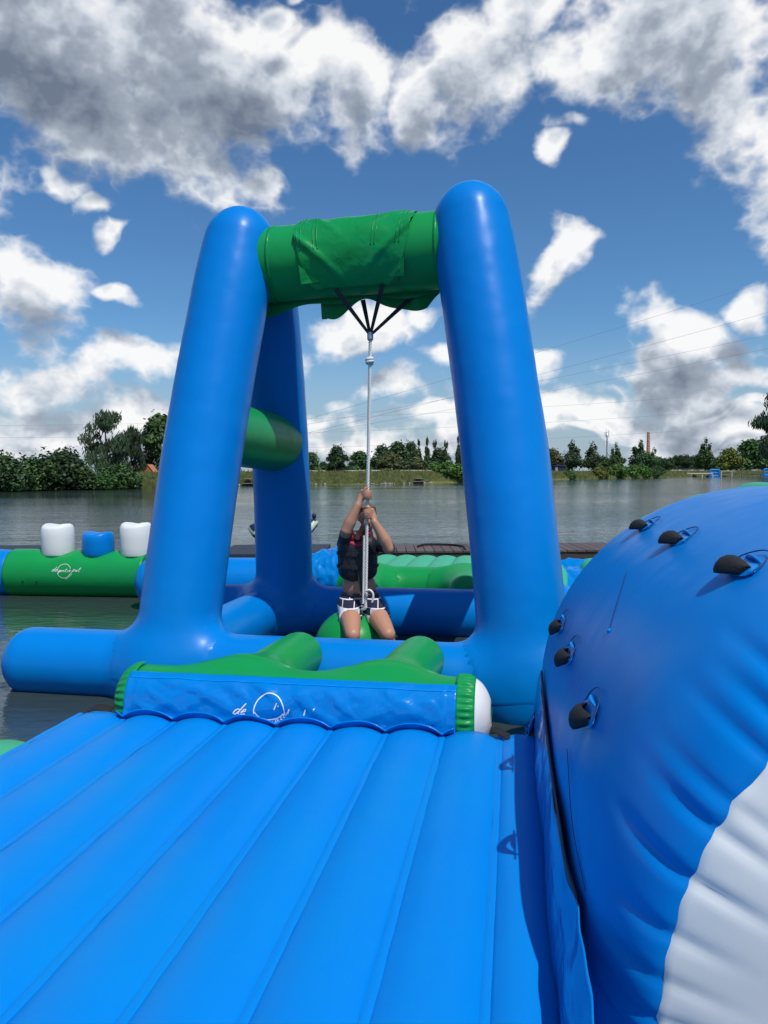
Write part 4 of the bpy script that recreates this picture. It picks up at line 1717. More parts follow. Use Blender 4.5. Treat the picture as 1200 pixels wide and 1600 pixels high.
def person():
    M['skin'] = simple('skin', (0.47, 0.235, 0.15), .5, .10, 9, .2, 60)
    b = M['skin'].node_tree.nodes['Principled BSDF']
    b.inputs['Subsurface Weight'].default_value = .06
    b.inputs['Subsurface Radius'].default_value = (.02, .008, .004)
    M['hair'] = simple('hair', (0.13, 0.085, 0.06), .7, .4, 60, .6, 120)
    M['vest'] = simple('black_nylon', (0.010, 0.012, 0.018), .5, .3, 12, .5, 45)
    M['sleeve'] = simple('dark_lycra', (0.020, 0.028, 0.045), .6, .2, 20)
    M['red'] = simple('red_nylon', (0.34, 0.012, 0.035), .55, .2, 15, .4, 60)
    # chequered swimming shorts
    m, t, bs = new_mat('check_cotton')
    co = t.nodes.new('ShaderNodeTexCoord').outputs['Object']
    sp_ = t.nodes.new('ShaderNodeSeparateXYZ')
    t.links.new(co, sp_.inputs[0])
    row = math_n(t, 'FLOOR', math_n(t, 'DIVIDE', math_n(t, 'ADD', sp_.outputs['Z'], 1.0), 0.062))
    colx = math_n(t, 'DIVIDE', math_n(t, 'MULTIPLY_ADD', row, 0.043, math_n(t, 'ADD', sp_.outputs['X'], 1.0)), 0.105)
    cc = t.nodes.new('ShaderNodeCombineXYZ')
    t.links.new(math_n(t, 'FLOOR', colx), cc.inputs[0])
    t.links.new(row, cc.inputs[1])
    wn_ = t.nodes.new('ShaderNodeTexWhiteNoise')
    t.links.new(cc.outputs[0], wn_.inputs['Vector'])
    crp = t.nodes.new('ShaderNodeValToRGB')
    crp.color_ramp.interpolation = 'CONSTANT'
    el_ = crp.color_ramp.elements
    el_[0].color = (0.012, 0.013, 0.045, 1)
    el_[1].position, el_[1].color = 0.56, (0.40, 0.38, 0.47, 1)
    el_.new(0.86).color = (0.80, 0.79, 0.80, 1)
    t.links.new(wn_.outputs['Value'], crp.inputs[0])
    fx = math_n(t, 'FRACT', colx)
    fz = math_n(t, 'FRACT', math_n(t, 'DIVIDE', math_n(t, 'ADD', sp_.outputs['Z'], 1.0), 0.062))
    line = math_n(t, 'MAXIMUM', math_n(t, 'LESS_THAN', fx, 0.07), math_n(t, 'LESS_THAN', fz, 0.12))
    mxx = t.nodes.new('ShaderNodeMix')
    mxx.data_type = 'RGBA'
    t.links.new(line, mxx.inputs['Factor'])
    t.links.new(crp.outputs[0], mxx.inputs['A'])
    mxx.inputs['B'].default_value = (0.78, 0.77, 0.79, 1)
    t.links.new(mxx.outputs['Result'], bs.inputs['Base Color'])
    bs.inputs['Roughness'].default_value = .8
    M['shorts'] = m
    hipc = P(563, 942, 6.72)
    T = thing('person', (hipc.x, hipc.y, .46), 'person in black and red life vest and chequered shorts gripping the rope on the ball', 'person')
    chest = P(560, 868, 6.70)
    neck = P(568, 836, 6.66)
    head = P(574, 808, 6.61)
    shR, shL = P(538, 850, 6.70), P(593, 851, 6.70)
    elR, elL = P(541, 829, 6.43), P(609, 857, 6.44)
    wrR, wrL = P(559, 789, 6.41), P(585, 816, 6.42)
    hR, hL = P(572, 773, 6.4).z, P(573, 803, 6.4).z
    hpR, hpL = P(545, 944, 6.70), P(580, 944, 6.70)
    knR, knL = P(551, 992, 6.24), P(606, 991, 6.24)
    ftR, ftL = Vector((knR.x - .05, knR.y + .02, -.08)), Vector((knL.x + .08, knL.y + .02, -.08))
    pr = []
    pr += [('e', hipc, (.165, .12, .12)), ('e', P(561, 915, 6.70), (.155, .115, .13)), ('e', chest, (.17, .12, .17)), ('e', chest + Vector((0, 0, .13)), (.185, .11, .10))]
    pr += [('c', chest + Vector((0, 0, .15)), neck, .085, .06), ('c', neck, head + Vector((0, 0, -.07)), .058, .055)]
    # head
    pr += [('e', head + Vector((0, .012, .015)), (.076, .094, .105)), ('e', head + Vector((0, -.028, -.055)), (.056, .066, .062)),
           ('e', head + Vector((0, -.078, -.10)), (.026, .022, .022)),
           ('c', head + Vector((0, -.088, .010)), head + Vector((0, -.112, -.030)), .010, .014),
           ('e', head + Vector((0, -.078, .028)), (.055, .018, .014)),
           ('e', head + Vector((.078, .012, -.010)), (.012, .020, .032)), ('e', head + Vector((-.078, .012, -.010)), (.012, .020, .032)),
           ('e', head + Vector((.036, -.068, -.03)), (.022, .02, .022)), ('e', head + Vector((-.036, -.068, -.03)), (.022, .02, .022))]
    # arms
    for sh, el, wr in ((shR, elR, wrR), (shL, elL, wrL)):
        mid = el.lerp(wr, .35)
        pr += [('e', sh, (.062, .058, .062)), ('c', sh, el, .063, .052), ('c', el, mid, .050, .054), ('c', mid, wr, .053, .033)]
    pr += hand(hR, -1, wrR) + hand(hL, 1, wrL)
    # legs
    for hp, kn, ft in ((hpR, knR, ftR), (hpL, knL, ftL)):
        calf = kn.lerp(ft, .35) + Vector((0, .02, 0))
        pr += [('c', hp, hp.lerp(kn, .5), .098, .094), ('c', hp.lerp(kn, .5), kn, .094, .066), ('e', kn + Vector((0, -.012, .004)), (.060, .050, .058)),
               ('c', kn, calf, .052, .054), ('c', calf, ft, .054, .036), ('c', ft, ft + Vector((0, -.17, -.05)), .036, .026)]
    organic('body', pr, .0075, 5, 'skin', T)
    # hair: short cap
    hp_ = [('e', head + Vector((.002, .022, .030)), (.082, .096, .100)), ('e', head + Vector((.002, .050, -.02)), (.078, .068, .07)), ('e', head + Vector((.030, -.02, .085)), (.048, .058, .034)), ('e', head + Vector((-.030, -.02, .085)), (.048, .058, .034))]
    organic('hair', hp_, .009, 3, 'hair', T)
    M['eye'] = simple('eye_white', (.7, .7, .68), .3, .02)
    for sx in (-1, 1):
        V, F, _ = tube([head + Vector((sx * .034 - .012, -.083, .006)), head + Vector((sx * .034 + .012, -.083, .006))], .007, 8, 4)
        e_ = part('eye', V, F, 'eye', T)
        V, F, _ = tube([head + Vector((sx * .034 - .003, -.0885, .006)), head + Vector((sx * .034 + .003, -.0885, .006))], .0042, 8, 2)
        part('iris', V, F, 'hair', e_)
    M['lip'] = simple('lip', (.32, .12, .09), .45, .05)
    V, F, _ = tube([head + Vector((-.022, -.096, -.068)), head + Vector((0, -.102, -.066)), head + Vector((.022, -.096, -.068))], .006, 8, 8)
    part('mouth', V, F, 'lip', T)
    # short sleeves
    for sh, el in ((shR, elR), (shL, elL)):
        organic('sleeve', [('c', sh, sh.lerp(el, .80), .068, .056), ('e', sh, (.070, .066, .070))], .009, 3, 'sleeve', T)
    # vest
    c = P(559, 872, 6.68)
    vp = []
    for dx in (-.085, .085):
        for yy in (-.035, .055):
            vp.append(('c', c + Vector((dx, yy, .125)), c + Vector((dx, yy, -.10)), .098, .094))
            vp.append(('c', c + Vector((dx * .5, yy - .02, .10)), c + Vector((dx * .5, yy - .02, -.12)), .090, .086))
    for sx in (-1, 1):
        vp.append(('c', c + Vector((sx * .11, -.05, .13)), c + Vector((sx * .095, .0, .225)), .052, .044))
        vp.append(('c', c + Vector((sx * .095, .0, .225)), c + Vector((sx * .11, .08, .13)), .044, .05))
    organic('life_vest', vp, .009, 4, 'vest', T)
    for sx in (-1, 1):
        V, F, _ = tube([c + Vector((sx * .045, -.118, .165)), c + Vector((sx * .088, -.085, .240)), c + Vector((sx * .095, .0, .285)), c + Vector((sx * .07, .08, .22))], .040, 12, 16, (1, 1), 1.0)
        part('collar', V, F, 'red', T)
    organic('collar', [('c', c + Vector((-.07, -.112, .150)), c + Vector((.0, -.125, .125)), .024, .024), ('c', c + Vector((.0, -.125, .125)), c + Vector((.075, -.112, .150)), .024, .028)], .008, 3, 'red', T)
    # webbing belts and zip
    for z in (.06, -.055):
        pts = []
        for i in range(17):
            a = math.pi * (i / 16)
            pts.append(c + Vector((-math.cos(a) * .190, -.03 - math.sin(a) ** .5 * .122, z - .01 * math.sin(a))))
        V = []
        for p in pts:
            V += [p + Vector((0, 0, -.014)), p + Vector((0, 0, .014)), p + Vector((0, .008, .014)), p + Vector((0, .008, -.014))]
        part('belt', V, grid_faces(17, 4), 'strap', T, False)
        q = c + Vector((-.02, -.148, z - .01))
        part('buckle', *box(tuple(q + Vector((-.03, -.008, -.018))), tuple(q + Vector((.03, .006, .018)))), 'strap', T, False)
    # loose strap end hanging in front of the shorts
    q0, q1, q2 = P(563, 893, 6.52), P(565, 915, 6.50), P(569, 932, 6.50)
    V = []
    for p in catmull([q0, q1, q2], 8):
        V += [p + Vector((-.022, 0, 0)), p + Vector((.022, 0, 0)), p + Vector((.022, .008, 0)), p + Vector((-.022, .008, 0))]
    part('loose_strap', V, grid_faces(9, 4), 'strap', T, False)
    # shorts
    sp = [('e', hipc + Vector((0, 0, .0)), (.182, .135, .095))]
    for hp, kn in ((hpR, knR), (hpL, knL)):
        sp.append(('c', hp, hp.lerp(kn, .42), .108, .100))
        sp.append(('e', hp.lerp(kn, .46), (.108, .075, .085)))
    organic('shorts', sp, .009, 3, 'shorts', T)
    wv, wf, _ = tube([hipc + Vector((math.cos(a) * .158, math.sin(a) * .118, .088)) for a in [i / 24 * 2 * math.pi for i in range(25)]], .017, 8, 48, (0, 0))
    part('waistband', wv, wf, M['sleeve'], T)


person()


# ================================================================== BIG DRUM ON THE RIGHT
DU, DZ, DR = 1.305, .47, 1.15
DV0, DV1 = 1.66, 4.48
WR = .985      # radius of white end panel


def drum_profile(s):
    """s = arc-like parameter 0 at white panel edge .. 1 far shoulder; returns v, r"""
    if s < .35:
        a = s / .35 * math.pi / 2
        return DV0 + .62 * (1 - math.cos(a)), WR + (DR - WR) * math.sin(a)
    if s < .85:
        f = (s - .35) / .5
        return DV0 + .62 + (DV1 - .20 - DV0 - .62) * f, DR + .012 * math.sin(f * math.pi)
    a = (s - .85) / .15 * math.pi / 2
    return DV1 - .20 + .20 * math.sin(a), DR - .16 * (1 - math.cos(a))


def drum():
    T = thing('inflatable_roller', W(DU, (DV0 + DV1) / 2, 0), 'huge blue inflatable roller with black handles and white end panel at right', 'inflatable roller', rz=-TH)
    n = 520
    rnd = random.Random(3)
    # puckers: irregular set of angles round the rim
    puck = []
    a = 0
    while a < 2 * math.pi:
        puck.append((a, rnd.uniform(.5, 1.0), rnd.uniform(.75, 1.5)))
        a += rnd.uniform(.065, .135)

    def pucker(th, dist):
        if dist > .55:
            return 0
        x = 0
        for (pa, am, ln) in puck:
            d = (th - pa + math.pi) % (2 * math.pi) - math.pi
            if abs(d) < .09:
                f = max(0, 1 - dist / (.30 * ln))
                w = .015 + .010 * (1 - f)
                x -= am * f ** 1.2 * math.exp(-(d / w) ** 2) * (.45 + min(.55, dist * 9))
        return x
    ss = [0, .012, .025, .04, .06, .08, .10, .12, .14, .165, .19, .22, .25, .28, .31, .35] + [.35 + .5 * k / 24 for k in range(1, 25)] + [.85 + .15 * k / 8 for k in range(1, 9)]
    rings = []
    pr = [drum_profile(s) for s in ss]
    cum = [0]
    for a, b in zip(pr[:-1], pr[1:]):
        cum.append(cum[-1] + math.hypot(b[0] - a[0], b[1] - a[1]))
    V = []
    for i, s in enumerate(ss):
        v, r = pr[i]
        v2, r2 = pr[min(i + 1, len(pr) - 1)]
        v1, r1 = pr[max(i - 1, 0)]
        tv, tr = v2 - v1, r2 - r1
        L = math.hypot(tv, tr) or 1
        nv, nr = -tr / L, tv / L
        for j in range(n):
            th = 2 * math.pi * j / n
            dd = pucker(th, cum[i]) * .024
            dd += .006 * noise.noise(Vector((math.cos(th) * 2, math.sin(th) * 2, v * 1.5)))
            rr, vv = r + nr * dd, v + nv * dd
            V.append(W(DU + math.cos(th) * rr, vv, DZ + math.sin(th) * rr))
    F = grid_faces(len(ss), n, flip=False)
    part('skin', V, F, 'blue', T)
    # far end cap
    k = len(ss) - 1
    V2 = [V[k * n + j] for j in range(n)] + [W(DU, DV1 + .05, DZ)]
    part('far_end_panel', V2, [(j, (j + 1) % n, n) for j in range(n)], 'blue', T)
    # white end panel bulging toward the camera, puckered at its rim
    V = []
    rs = [1.006, 1.0, .985, .965, .94, .91, .87, .82, .76, .68, .58, .46, .32, .16, .02]
    for i, q in enumerate(rs):
        for j in range(n):
            th = 2 * math.pi * j / n
            rr = WR * q
            dist = (1 - q) * WR
            dome = .17 * (1 - q ** 2.2)
            dd = pucker(th, max(0, dist) * 1.6) * .016 * (1.0 if q <= 1 else 1)
            sc = .0035 * math.sin(th * 47) * (1 if q >= .985 else 0)
            vv = DV0 - dome - .004 - dd * .85 + .004 * noise.noise(Vector((math.cos(th) * q * 4, math.sin(th) * q * 4, 1)))
            if q > 1:
                vv += .008
            V.append(W(DU + math.cos(th) * (rr + sc), vv, DZ + math.sin(th) * (rr + sc)))
    F = grid_faces(len(rs), n, flip=True)
    F.append(tuple(reversed([(len(rs) - 1) * n + j for j in range(n)])))
    part('end_panel', V, F, 'white', T)
    # handles
    def surf(th, v, off):
        # radius at v
        best = DR
        for s in [x / 200 for x in range(201)]:
            vv, r = drum_profile(s)
            if vv >= v:
                best = r
                break
        rr = best + off + .004
        return W(DU + math.cos(th) * rr, v, DZ + math.sin(th) * rr)
    M['thread'] = simple('dark_thread', (0.005, 0.035, 0.16), .6, .1)
    for th_d, vs in ((R(124.5), (3.92, 3.12, 2.30)), (R(157), (3.86, 3.22, 2.45))):
        for v in vs:
            th = th_d
            ln, wd = .074, .048     # half length along v, half width round the drum
            # base patch, leaf shaped, with raised welt
            V = []
            nn = 22
            for i in range(nn + 1):
                t = i / nn * 2 - 1
                hw = wd * .8 * (1 - abs(t) ** 2.0) ** .7 + .002
                for j in range(7):
                    q = j / 6 * 2 - 1
                    V.append(surf(th + hw * q / DR, v + t * ln * 1.5, .006 * (1 - q * q)))
            hd = part('handle', V, grid_faces(nn + 1, 7, closed=False), 'blue_patch', T)
            # black padded grip arching off the drum, wide in the middle
            V = []
            ns = 26
            for i in range(ns + 1):
                t = i / ns * 2 - 1
                h = .038 * (1 - abs(t) ** 2.2) + .005
                hw = .012 + .028 * (1 - t * t)
                tilt = .030 * (1 - t * t)
                for j in range(12):
                    a = 2 * math.pi * j / 12
                    q = math.cos(a) * hw
                    e_ = math.sin(a) * .011
                    V.append(surf(th + (q + tilt) / DR, v + t * ln, h + e_ - .012 * (q / hw) ** 2))
            F = grid_faces(ns + 1, 12)
            F.append(tuple(range(12)))
            F.append(tuple(reversed([ns * 12 + j for j in range(12)])))
            part('grip', V, F, 'black', hd)
            # stiff blue welt under the grip
            V = []
            for i in range(15):
                t = i / 14 * 2 - 1
                hh = .030 * (1 - t * t)
                for (q, e_) in ((-.044, .0), (-.044, hh * .6), (-.038, hh * .6), (-.034, .0)):
                    V.append(surf(th + q / DR, v + t * ln * .95, e_))
            part('welt', V, grid_faces(15, 4), 'blue_patch', hd)
            # cord outline of the patch
            pts = []
            for i in range(17):
                t = i / 16 * 2 - 1
                pts.append(surf(th + (-.085 * (1 - t * t) ** .6) / DR, v + t * ln * 1.45, .004))
            V, F, _ = tube(pts, .0022, 4, 32, (0, 0))
            part('cord', V, F, 'thread', hd)
    # weld seam thread lines on the skin
    for pts in ([(R(136), 3.25), (R(141), 3.0), (R(146), 2.80)], [(R(166), 2.58), (R(170), 2.2), (R(173), 1.95)]):
        V, F, _ = tube([surf(a, v, .0) for a, v in pts], .0014, 4, 20, (0, 0))
        part('seam_line', V, F, 'thread', T)
    # small inflation valve
    V, F, _ = tube([surf(R(146), 2.80, -.004), surf(R(146), 2.80, .006)], .009, 12, 1, (0, .5))
    part('valve', V, F, 'blue_patch', T)
    # skirt sheet from the drum side down to the mat border, dark zip along its upper edge
    def zipth(v):
        return math.pi - .115 + .02 * (v - 3) * -1

    def skirt(s, t):
        v = 1.15 + (4.02 - 1.15) * s
        vv = max(v, DV0 + .28)
        top = surf(zipth(v), vv, .010)
        tl = Vector((DU * 0, 0, 0))
        # back to local coordinates
        u_t = top.x * CT - top.y * ST
        z_t = top.z
        u_t += .0
        u_b, z_b = .120, .200
        f = t
        u = u_t * (1 - f) + u_b * f - .018 * math.sin(f * math.pi) * (1 + .6 * noise.noise(Vector((v * 2, 0, 5))))
        z = z_t * (1 - f) + z_b * f
        u += .012 * noise.noise(Vector((v * 2.6 + f * 2, f * 2.5, 1))) + .004 * noise.noise(Vector((v * 9, f * 6, 4))) - .008
        return W(u, v, z)
    V, F = sheet(skirt, 200, 36, .004)
    part('skirt_sheet', V, F, 'blue_sheet', T)
    V, F, _ = tube([surf(zipth(v), max(v, DV0 + .28), .012) for v in [DV0 + .05 + (4.05 - DV0 - .05) * i / 24 for i in range(25)]], .0065, 8, 60, (1, 1))
    part('zip', V, F, 'seam_dark', T)
    # open gap of the zip near the camera
    def gap(s, t):
        v = 1.98 + .75 * s
        w = .020 * math.sin(s * math.pi) ** .7
        return surf(zipth(v) + (t - .25) * 2 * w / DR * 1.6, v, .016)
    V, F = sheet(gap, 24, 4, .003)
    part('zip_gap', V, F, 'seam_dark', T)
    # crumpled flap at the far lower corner
    def crum(s, t):
        u = .06 + .16 * s
        v = 4.06 + .14 * t + .03 * noise.noise(Vector((s * 4, t * 4, 2)))
        z = .30 + .42 * (1 - t) * s + .06 * noise.noise(Vector((s * 6, t * 5, 7))) + .04 * noise.noise(Vector((s * 14, t * 12, 9)))
        return W(u, v - .12 + .05 * noise.noise(Vector((s * 9, t * 3, 4))), z)
    V, F = sheet(crum, 30, 30, .004)
    part('crumpled_flap', V, F, 'blue_sheet', T)


drum()


def green_roller():
    T = thing('inflatable_roller', W(1.45, 5.1, 0), 'pale green lobed roller showing only behind the blue roller', 'inflatable roller', rz=-TH)
    lob = [(R(150), .10), (R(129), .13), (R(112), .10), (R(95), .10), (R(75), .10), (R(170), .08)]
    u0, z0, r0 = 1.66, .40, 1.20
    n = 160
    V = []
    vs = [4.66, 4.7, 4.8, 4.9, 5.05, 5.2, 5.35, 5.42, 5.46]
    for i, v in enumerate(vs):
        e_ = math.sqrt(max(0, 1 - (2 * (i / 8) - 1) ** 4))
        for j in range(n):
            th = 2 * math.pi * j / n
            r = r0 - .10
            for a, am in lob:
                d = (th - a + math.pi) % (2 * math.pi) - math.pi
                r += am * 1.35 * max(0, 1 - (d / .125) ** 2) ** .5 if abs(d) < .125 else 0
            r *= (.86 + .14 * e_)
            V.append(W(u0 + math.cos(th) * r, v, z0 + math.sin(th) * r))
    F = grid_faces(len(vs), n)
    F.append(tuple(range(n)))
    F.append(tuple(reversed([8 * n + j for j in range(n)])))
    part('skin', V, F, 'pale_green', T)


green_roller()


# ================================================================== BACKGROUND PARK PIECES
def bench_obstacle():
    D = 10.7
    a, b = P(25, 895, D + .0), P(236, 893, D - .25)
    r = .345
    a.z = b.z = .30
    T = thing('green_balance_tube', (a.x / 2 + b.x / 2, D, 0), 'long green floating tube with white and blue bollards and printed logo', 'balance tube')
    n = 44
    path = [a, b]
    V, F, C = tube(path, r, n, 60, (.02, .02))
    # dimples under the bollards
    posts = [(90, .225, .44, 'white'), (156, .22, .33, 'blue'), (218, .225, .46, 'white')]
    pc = []
    for px, pr_, h, mat in posts:
        x = P(px, 850, D - .1).x
        f = (x - a.x) / (b.x - a.x)
        pc.append(a.lerp(b, f))
    for i, v in enumerate(V):
        if v.z > C[i].z + r * .6:
            for q in pc:
                d = math.hypot(v.x - q.x, v.y - q.y)
                v.z -= .06 * math.exp(-(d / .24) ** 4)
    part('tube', V, F, 'green', T)
    M['print_faint'] = M['print']
    for (px, pr_, h, mat), q in zip(posts, pc):
        V = []
        hs = [0, .03, .10, .3, .6, .85, .93, .975, 1.0, 1.0]
        rs = [.93, .95, .98, 1, 1, .97, .90, .78, .5, .05]
        nn = 32
        for k, (hh, rr) in enumerate(zip(hs, rs)):
            for j in range(nn):
                th = 2 * math.pi * j / nn
                dz = 0
                wv_ = max(0, (hh - .6) / .4)
                dz = wv_ * (.020 * math.cos(th * 2 + .6) * min(1, rr * 1.2) - .03 * (1 - rr))
                V.append(Vector((q.x + math.cos(th) * pr_ * rr, q.y + math.sin(th) * pr_ * rr, .56 + hh * h * 1.03 + dz)))
        F = grid_faces(len(hs), nn)
        F.append(tuple(reversed(range(nn))))
        F.append(tuple([(len(hs) - 1) * nn + j for j in range(nn)]))
        part('bollard', V, F, mat, T)
    # blue sections joined to either side
    c = P(-190, 900, 10.9)
    c.z = .30
    V, F, C = tube([c, a + Vector((.02, 0, 0))], lambda t: r * (1.0 - .06 * max(0, t - .8) * 5), n, 30, (.5, .05))
    part('end_tube', V, F, 'blue', T)
    # logo on the side facing the camera
    ax = (b - a).normalized()

    def fm(x, y):
        q = a + ax * ((P(126, 885, D).x - a.x) + x)
        ang = y / r + .22
        rr = r + .005
        return q + Vector((ax.y * math.cos(ang) * rr, -math.cos(ang) * rr * ax.x, math.sin(ang) * rr))
    st = [arc_pts(.0, .0, .098, R(20), R(190), 30), arc_pts(.0, .0, .098, R(205), R(335), 30)]
    st += lay_text('de', -.185, -.01, .060, .4, .72)
    st += lay_text('gentse', -.09, -.015, .050, .4, .62)
    st += lay_text('put', .115, -.01, .062, .4, .66)
    for q_ in (st[0], st[1]):
        V, F = ribbons([q_], .0060, fm)
        part('logo_arc', V, F, 'print', T)
    V, F = ribbons(st[2:], .0060, fm)
    part('logo_word', V, F, 'print', T)
    st = []
    for i, ch in enumerate('SLEEP'):
        st += lay_text(ch, .025 + i * .019, -.118 + i * .014, .022, .1)
    V, F = ribbons(st, .004, fm)
    part('logo_small_print', V, F, 'print', T)
    for x in (-.41, -.62):
        V, F, _ = tube([fm(x, -.14), fm(x, -.165)], .012, 8, 1, (1, 1))
        part('valve', V, F, 'black', T)


bench_obstacle()


def ring_tube():
    """blue tube running from behind the front leg to the rear leg and on to the crumpled corner"""
    D = 9.5
    a, b = P(214, 900, D), P(498, 890, 9.35)
    a.z = b.z = .33
    T = thing('floating_tube', ((a.x + b.x) / 2, D, 0), 'blue floating tube crossing behind the two left legs', 'floating tube')
    V, F, C = tube([a, (a + b) / 2, b], .31, 36, 40, (.7, .7))
    part('tube', V, F, 'blue', T)
    # crumpled blue cover over its right end
    def cr(s, t):
        x = P(474, 880, 9.4).x + s * .62
        ang = -1.3 + t * 2.9
        r = .35 + .13 * s + .035 * noise.noise(Vector((s * 4, ang * 2, 3))) + .02 * noise.noise(Vector((s * 10, ang * 5, 6)))
        r *= 1 - .35 * max(0, s - .8) * 5 * .3
        return Vector((x + .06 * noise.noise(Vector((s * 2, ang * 2, 9))), 9.42 - math.cos(ang) * r, .33 + math.sin(ang) * r))
    V, F = sheet(cr, 60, 50, .005)
    part('crumpled_cover', V, F, 'blue_sheet', T)


ring_tube()


def dark_platform():
    # dark netted deck behind the blue tube
    D0, D1 = 10.2, 11.6
    x0, x1 = P(335, 860, D0).x, P(505, 860, D0).x
    T = thing('net_platform', ((x0 + x1) / 2, (D0 + D1) / 2, 0), 'dark netted platform deck behind the blue floating tube', 'platform')
    part('deck', *box((x0, D0, .48), (x1, D1, .60)), 'navy_net', T, False)
    V, F, _ = tube([(x0 - .1, D0 + .1, .3), (x1, D0 + .1, .3)], .22, 20, 10, (1, 1))
    part('edge_tube', V, F, 'blue', T)
    V, F, _ = tube([(x0 - .1, D1 - .1, .3), (x1, D1 - .1, .3)], .22, 20, 10, (1, 1))
    part('edge_tube', V, F, 'blue', T)
    # same kind of deck left of the green tube, only its rim shows
    D0 = 11.6
    x0, x1 = P(-150, 868, D0).x, P(26, 868, D0).x
    T = thing('net_platform', ((x0 + x1) / 2, D0 + .7, 0), 'dark platform rim behind the blue tube end at the left edge', 'platform')
    part('deck', *box((x0, D0, .35), (x1, D0 + 1.4, .48)), 'navy_net', T, False)
    V, F, _ = tube([(x0, D0 + .1, .2), (x1, D0 + .1, .2)], .2, 20, 10, (1, 1))
    part('edge_tube', V, F, 'blue', T)


dark_platform()


def far_mat():
    T = thing('inflatable_mat', W(-1.1, 10.3, 0), 'pale green ribbed inflatable mat beyond the swing in front of the brown pier', 'inflatable mat', rz=-TH)
    for k in range(9):
        u0 = -2.05 + .30 * k
        V, F = chamber(u0 + .004, u0 + .296, 9.35, 11.15, .48, .034, 20 + k, nv=24)
        part('air_chamber', V, F, 'pale_green', T)
    T = thing('bumper_cushion', W(-1.3, 9.0, 0), 'green bumper cushion in front of the pale green mat beyond the swing', 'bumper cushion', rz=-TH)
    # body with two broad swellings, arms toward the frame
    cushion(T, -2.55, .35, 9.05, .30, .25, [(-1.75, .21), (-.55, .21)], -.75, 'green')
    def cap(s, t):
        u = -2.53 + .30 * s
        a = -1.2 + t * 1.75
        r = .25 * (1 - max(0, (.16 - (u + 2.55)) / .16) ** 2 * .8) + .012
        return W(u, 9.05 - math.cos(a) * r, .30 + math.sin(a) * r)
    V, F = sheet(cap, 12, 14, .004)
    part('white_trim', V, F, 'white', T)


far_mat()


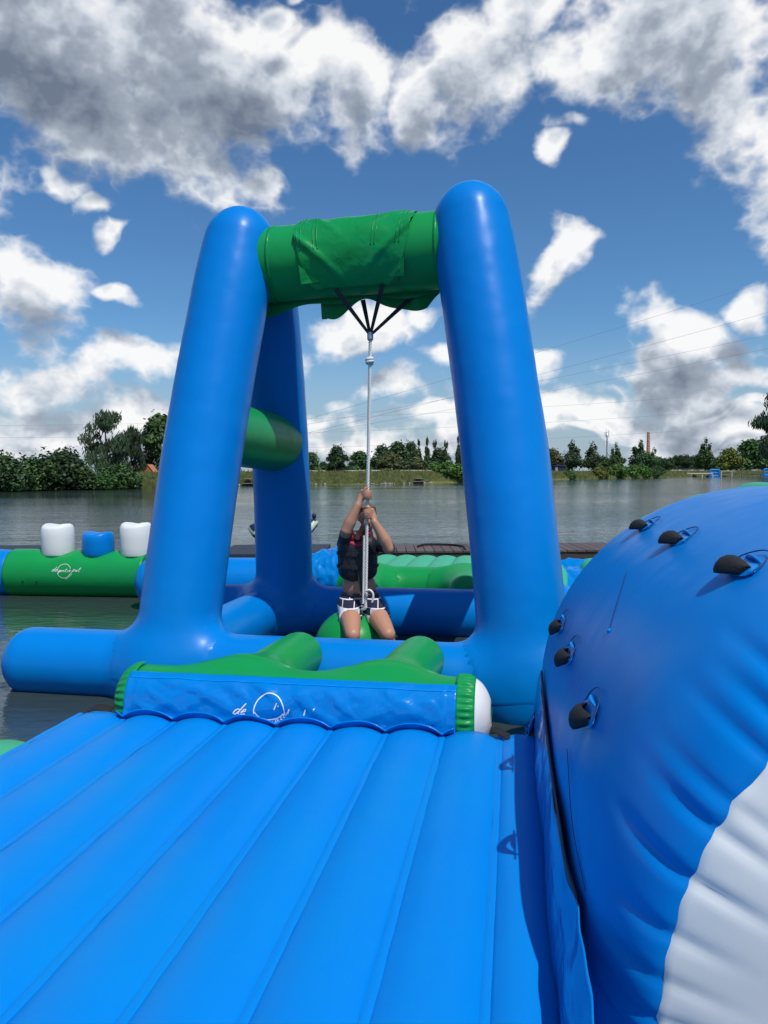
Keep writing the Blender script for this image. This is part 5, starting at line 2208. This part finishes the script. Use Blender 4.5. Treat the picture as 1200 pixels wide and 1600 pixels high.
def pier():
    M['plank'] = simple('brown_decking', (0.105, 0.078, 0.072), .7, .25, 5, .4, 30, objrand=.35)
    D0, D1 = 11.7, 12.95
    x0, x1 = -.55, 5.6
    T = thing('floating_pier', (2.3, 12.3, 0), 'brown planked floating pier behind the pale green mat', 'pier')
    n = 41
    w = (x1 - x0) / n
    me = None
    rnd = random.Random(2)
    for k in range(n):
        xa = x0 + w * k
        if me is None:
            V, F = box((-w / 2 + .006, D0 - 12.3, 0), (w / 2 - .006, D1 - 12.3, .028))
            me = make_mesh('plank', V, F, False)
            me.materials.append(M['plank'])
        o = bpy.data.objects.new('plank', me)
        COL.objects.link(o)
        o.parent = T
        o.location = (xa + w / 2 - 2.3, rnd.uniform(-.006, .006), .445 + rnd.uniform(-.002, .002))
    part('fascia', *box((x0, D0 + .02, .24), (x1, D0 + .06, .444)), 'bark', T, False)
    part('float', *box((x0 + .1, D0 + .08, -.2), (x1 - .1, D1 - .08, .40)), 'black', T, False)
    # black hose lying on the pier
    q = [P(652, 862, 12.2), P(664, 853, 12.5), P(695, 852, 12.6), P(722, 857, 12.3), P(727, 866, 11.8)]
    for p in q[:4]:
        p.z = .49
    q[0].z = q[1].z = .5
    q[-1].z = .485
    V, F, _ = tube(q, .018, 8, 40, (1, 1))
    o = recenter(part('black_hose', V, F, 'black'))
    tag(o, 'thin black hose curling over the brown pier', 'hose')
    T2 = thing('crumpled_tarp', P(898, 905, 9.3), 'crumpled blue tarpaulin between the right leg and the blue roller', 'tarpaulin')
    def cr(s, t):
        x = P(862, 880, 9.3).x + s * .75
        z = .22 + .30 * t + .05 * noise.noise(Vector((s * 4, t * 3, 1))) + .015 * noise.noise(Vector((s * 10, t * 8, 2)))
        y = 9.3 + .8 * t + .10 * noise.noise(Vector((s * 6, t * 4, 5)))
        return Vector((x, y, z))
    V, F = sheet(cr, 50, 44, .005)
    part('sheet', V, F, 'blue_sheet', T2)
    a, b = P(905, 895, 9.9), P(990, 870, 9.9)
    a.z, b.z = .35, .38
    V, F, _ = tube([a, b], .20, 24, 12, (1, 1))
    o = recenter(part('green_float', V, F, 'pale_green'))
    tag(o, 'pale green float end peeping out beside the crumpled tarpaulin', 'float')


pier()


def dinghy():
    """small upturned-end inflatable seen behind the rear left leg"""
    D = 19.0
    M['boat_navy'] = simple('navy_rubber', (0.012, 0.016, 0.05), .4, .2, 4)
    M['boat_stripe'] = simple('pale_green_rubber', (0.55, 0.68, 0.50), .5, .08, 4)
    a, m_, b = P(390, 822, D), P(440, 850, D), P(497, 812, D)
    T = thing('inflatable_boat', (m_.x, D, 0), 'small navy inflatable boat with pale stripe and upturned ends', 'boat')

    def hull(off, r, mat, name, nrm=1):
        for sy in (-.42, .42):
            pts = [Vector((a.x + .04, D, a.z + off)), Vector((a.x + .30, D + sy * .7, a.z - .20 + off)), Vector((m_.x, D + sy, .17 + off)), Vector((b.x - .42, D + sy * .7, b.z - .36 + off)), Vector((b.x - .05, D, b.z - .02 + off))]
            V, F, _ = tube(pts, lambda t: r * (.75 + .25 * math.sin(t * math.pi)), 16, 36, (1, 1))
            part(name, V, F, mat, T)
    hull(0, .15, 'boat_navy', 'side_tube')
    hull(.015, .154, 'boat_stripe', 'stripe_tmp')
    for o in [o for o in COL.objects if o.name.startswith('stripe_tmp')]:
        o.name = 'stripe'
        # keep only the band facing outward
        bm = bmesh.new()
        bm.from_mesh(o.data)
        dl = [f for f in bm.faces if not (-.62 < f.normal.z < .45)]
        bmesh.ops.delete(bm, geom=dl, context='FACES')
        bm.to_mesh(o.data)
        bm.free()
    V = []
    for i in range(13):
        t = i / 12
        x = a.x + .25 + (b.x - a.x - .6) * t
        z = .12 + .35 * (2 * t - 1) ** 2
        w = .38 * math.sin(t * math.pi) ** .5 + .02
        V += [Vector((x, D - w, z)), Vector((x, D + w, z)), Vector((x, D + w, z + .05)), Vector((x, D - w, z + .05))]
    part('floor', V, grid_faces(13, 4), 'boat_navy', T)
    V, F, _ = tube([Vector((b.x - .10, D, b.z + .02)), Vector((b.x - .10, D, b.z + .17))], .06, 10, 2, (1, 1))
    part('bow_handle', V, F, 'boat_navy', T)


dinghy()
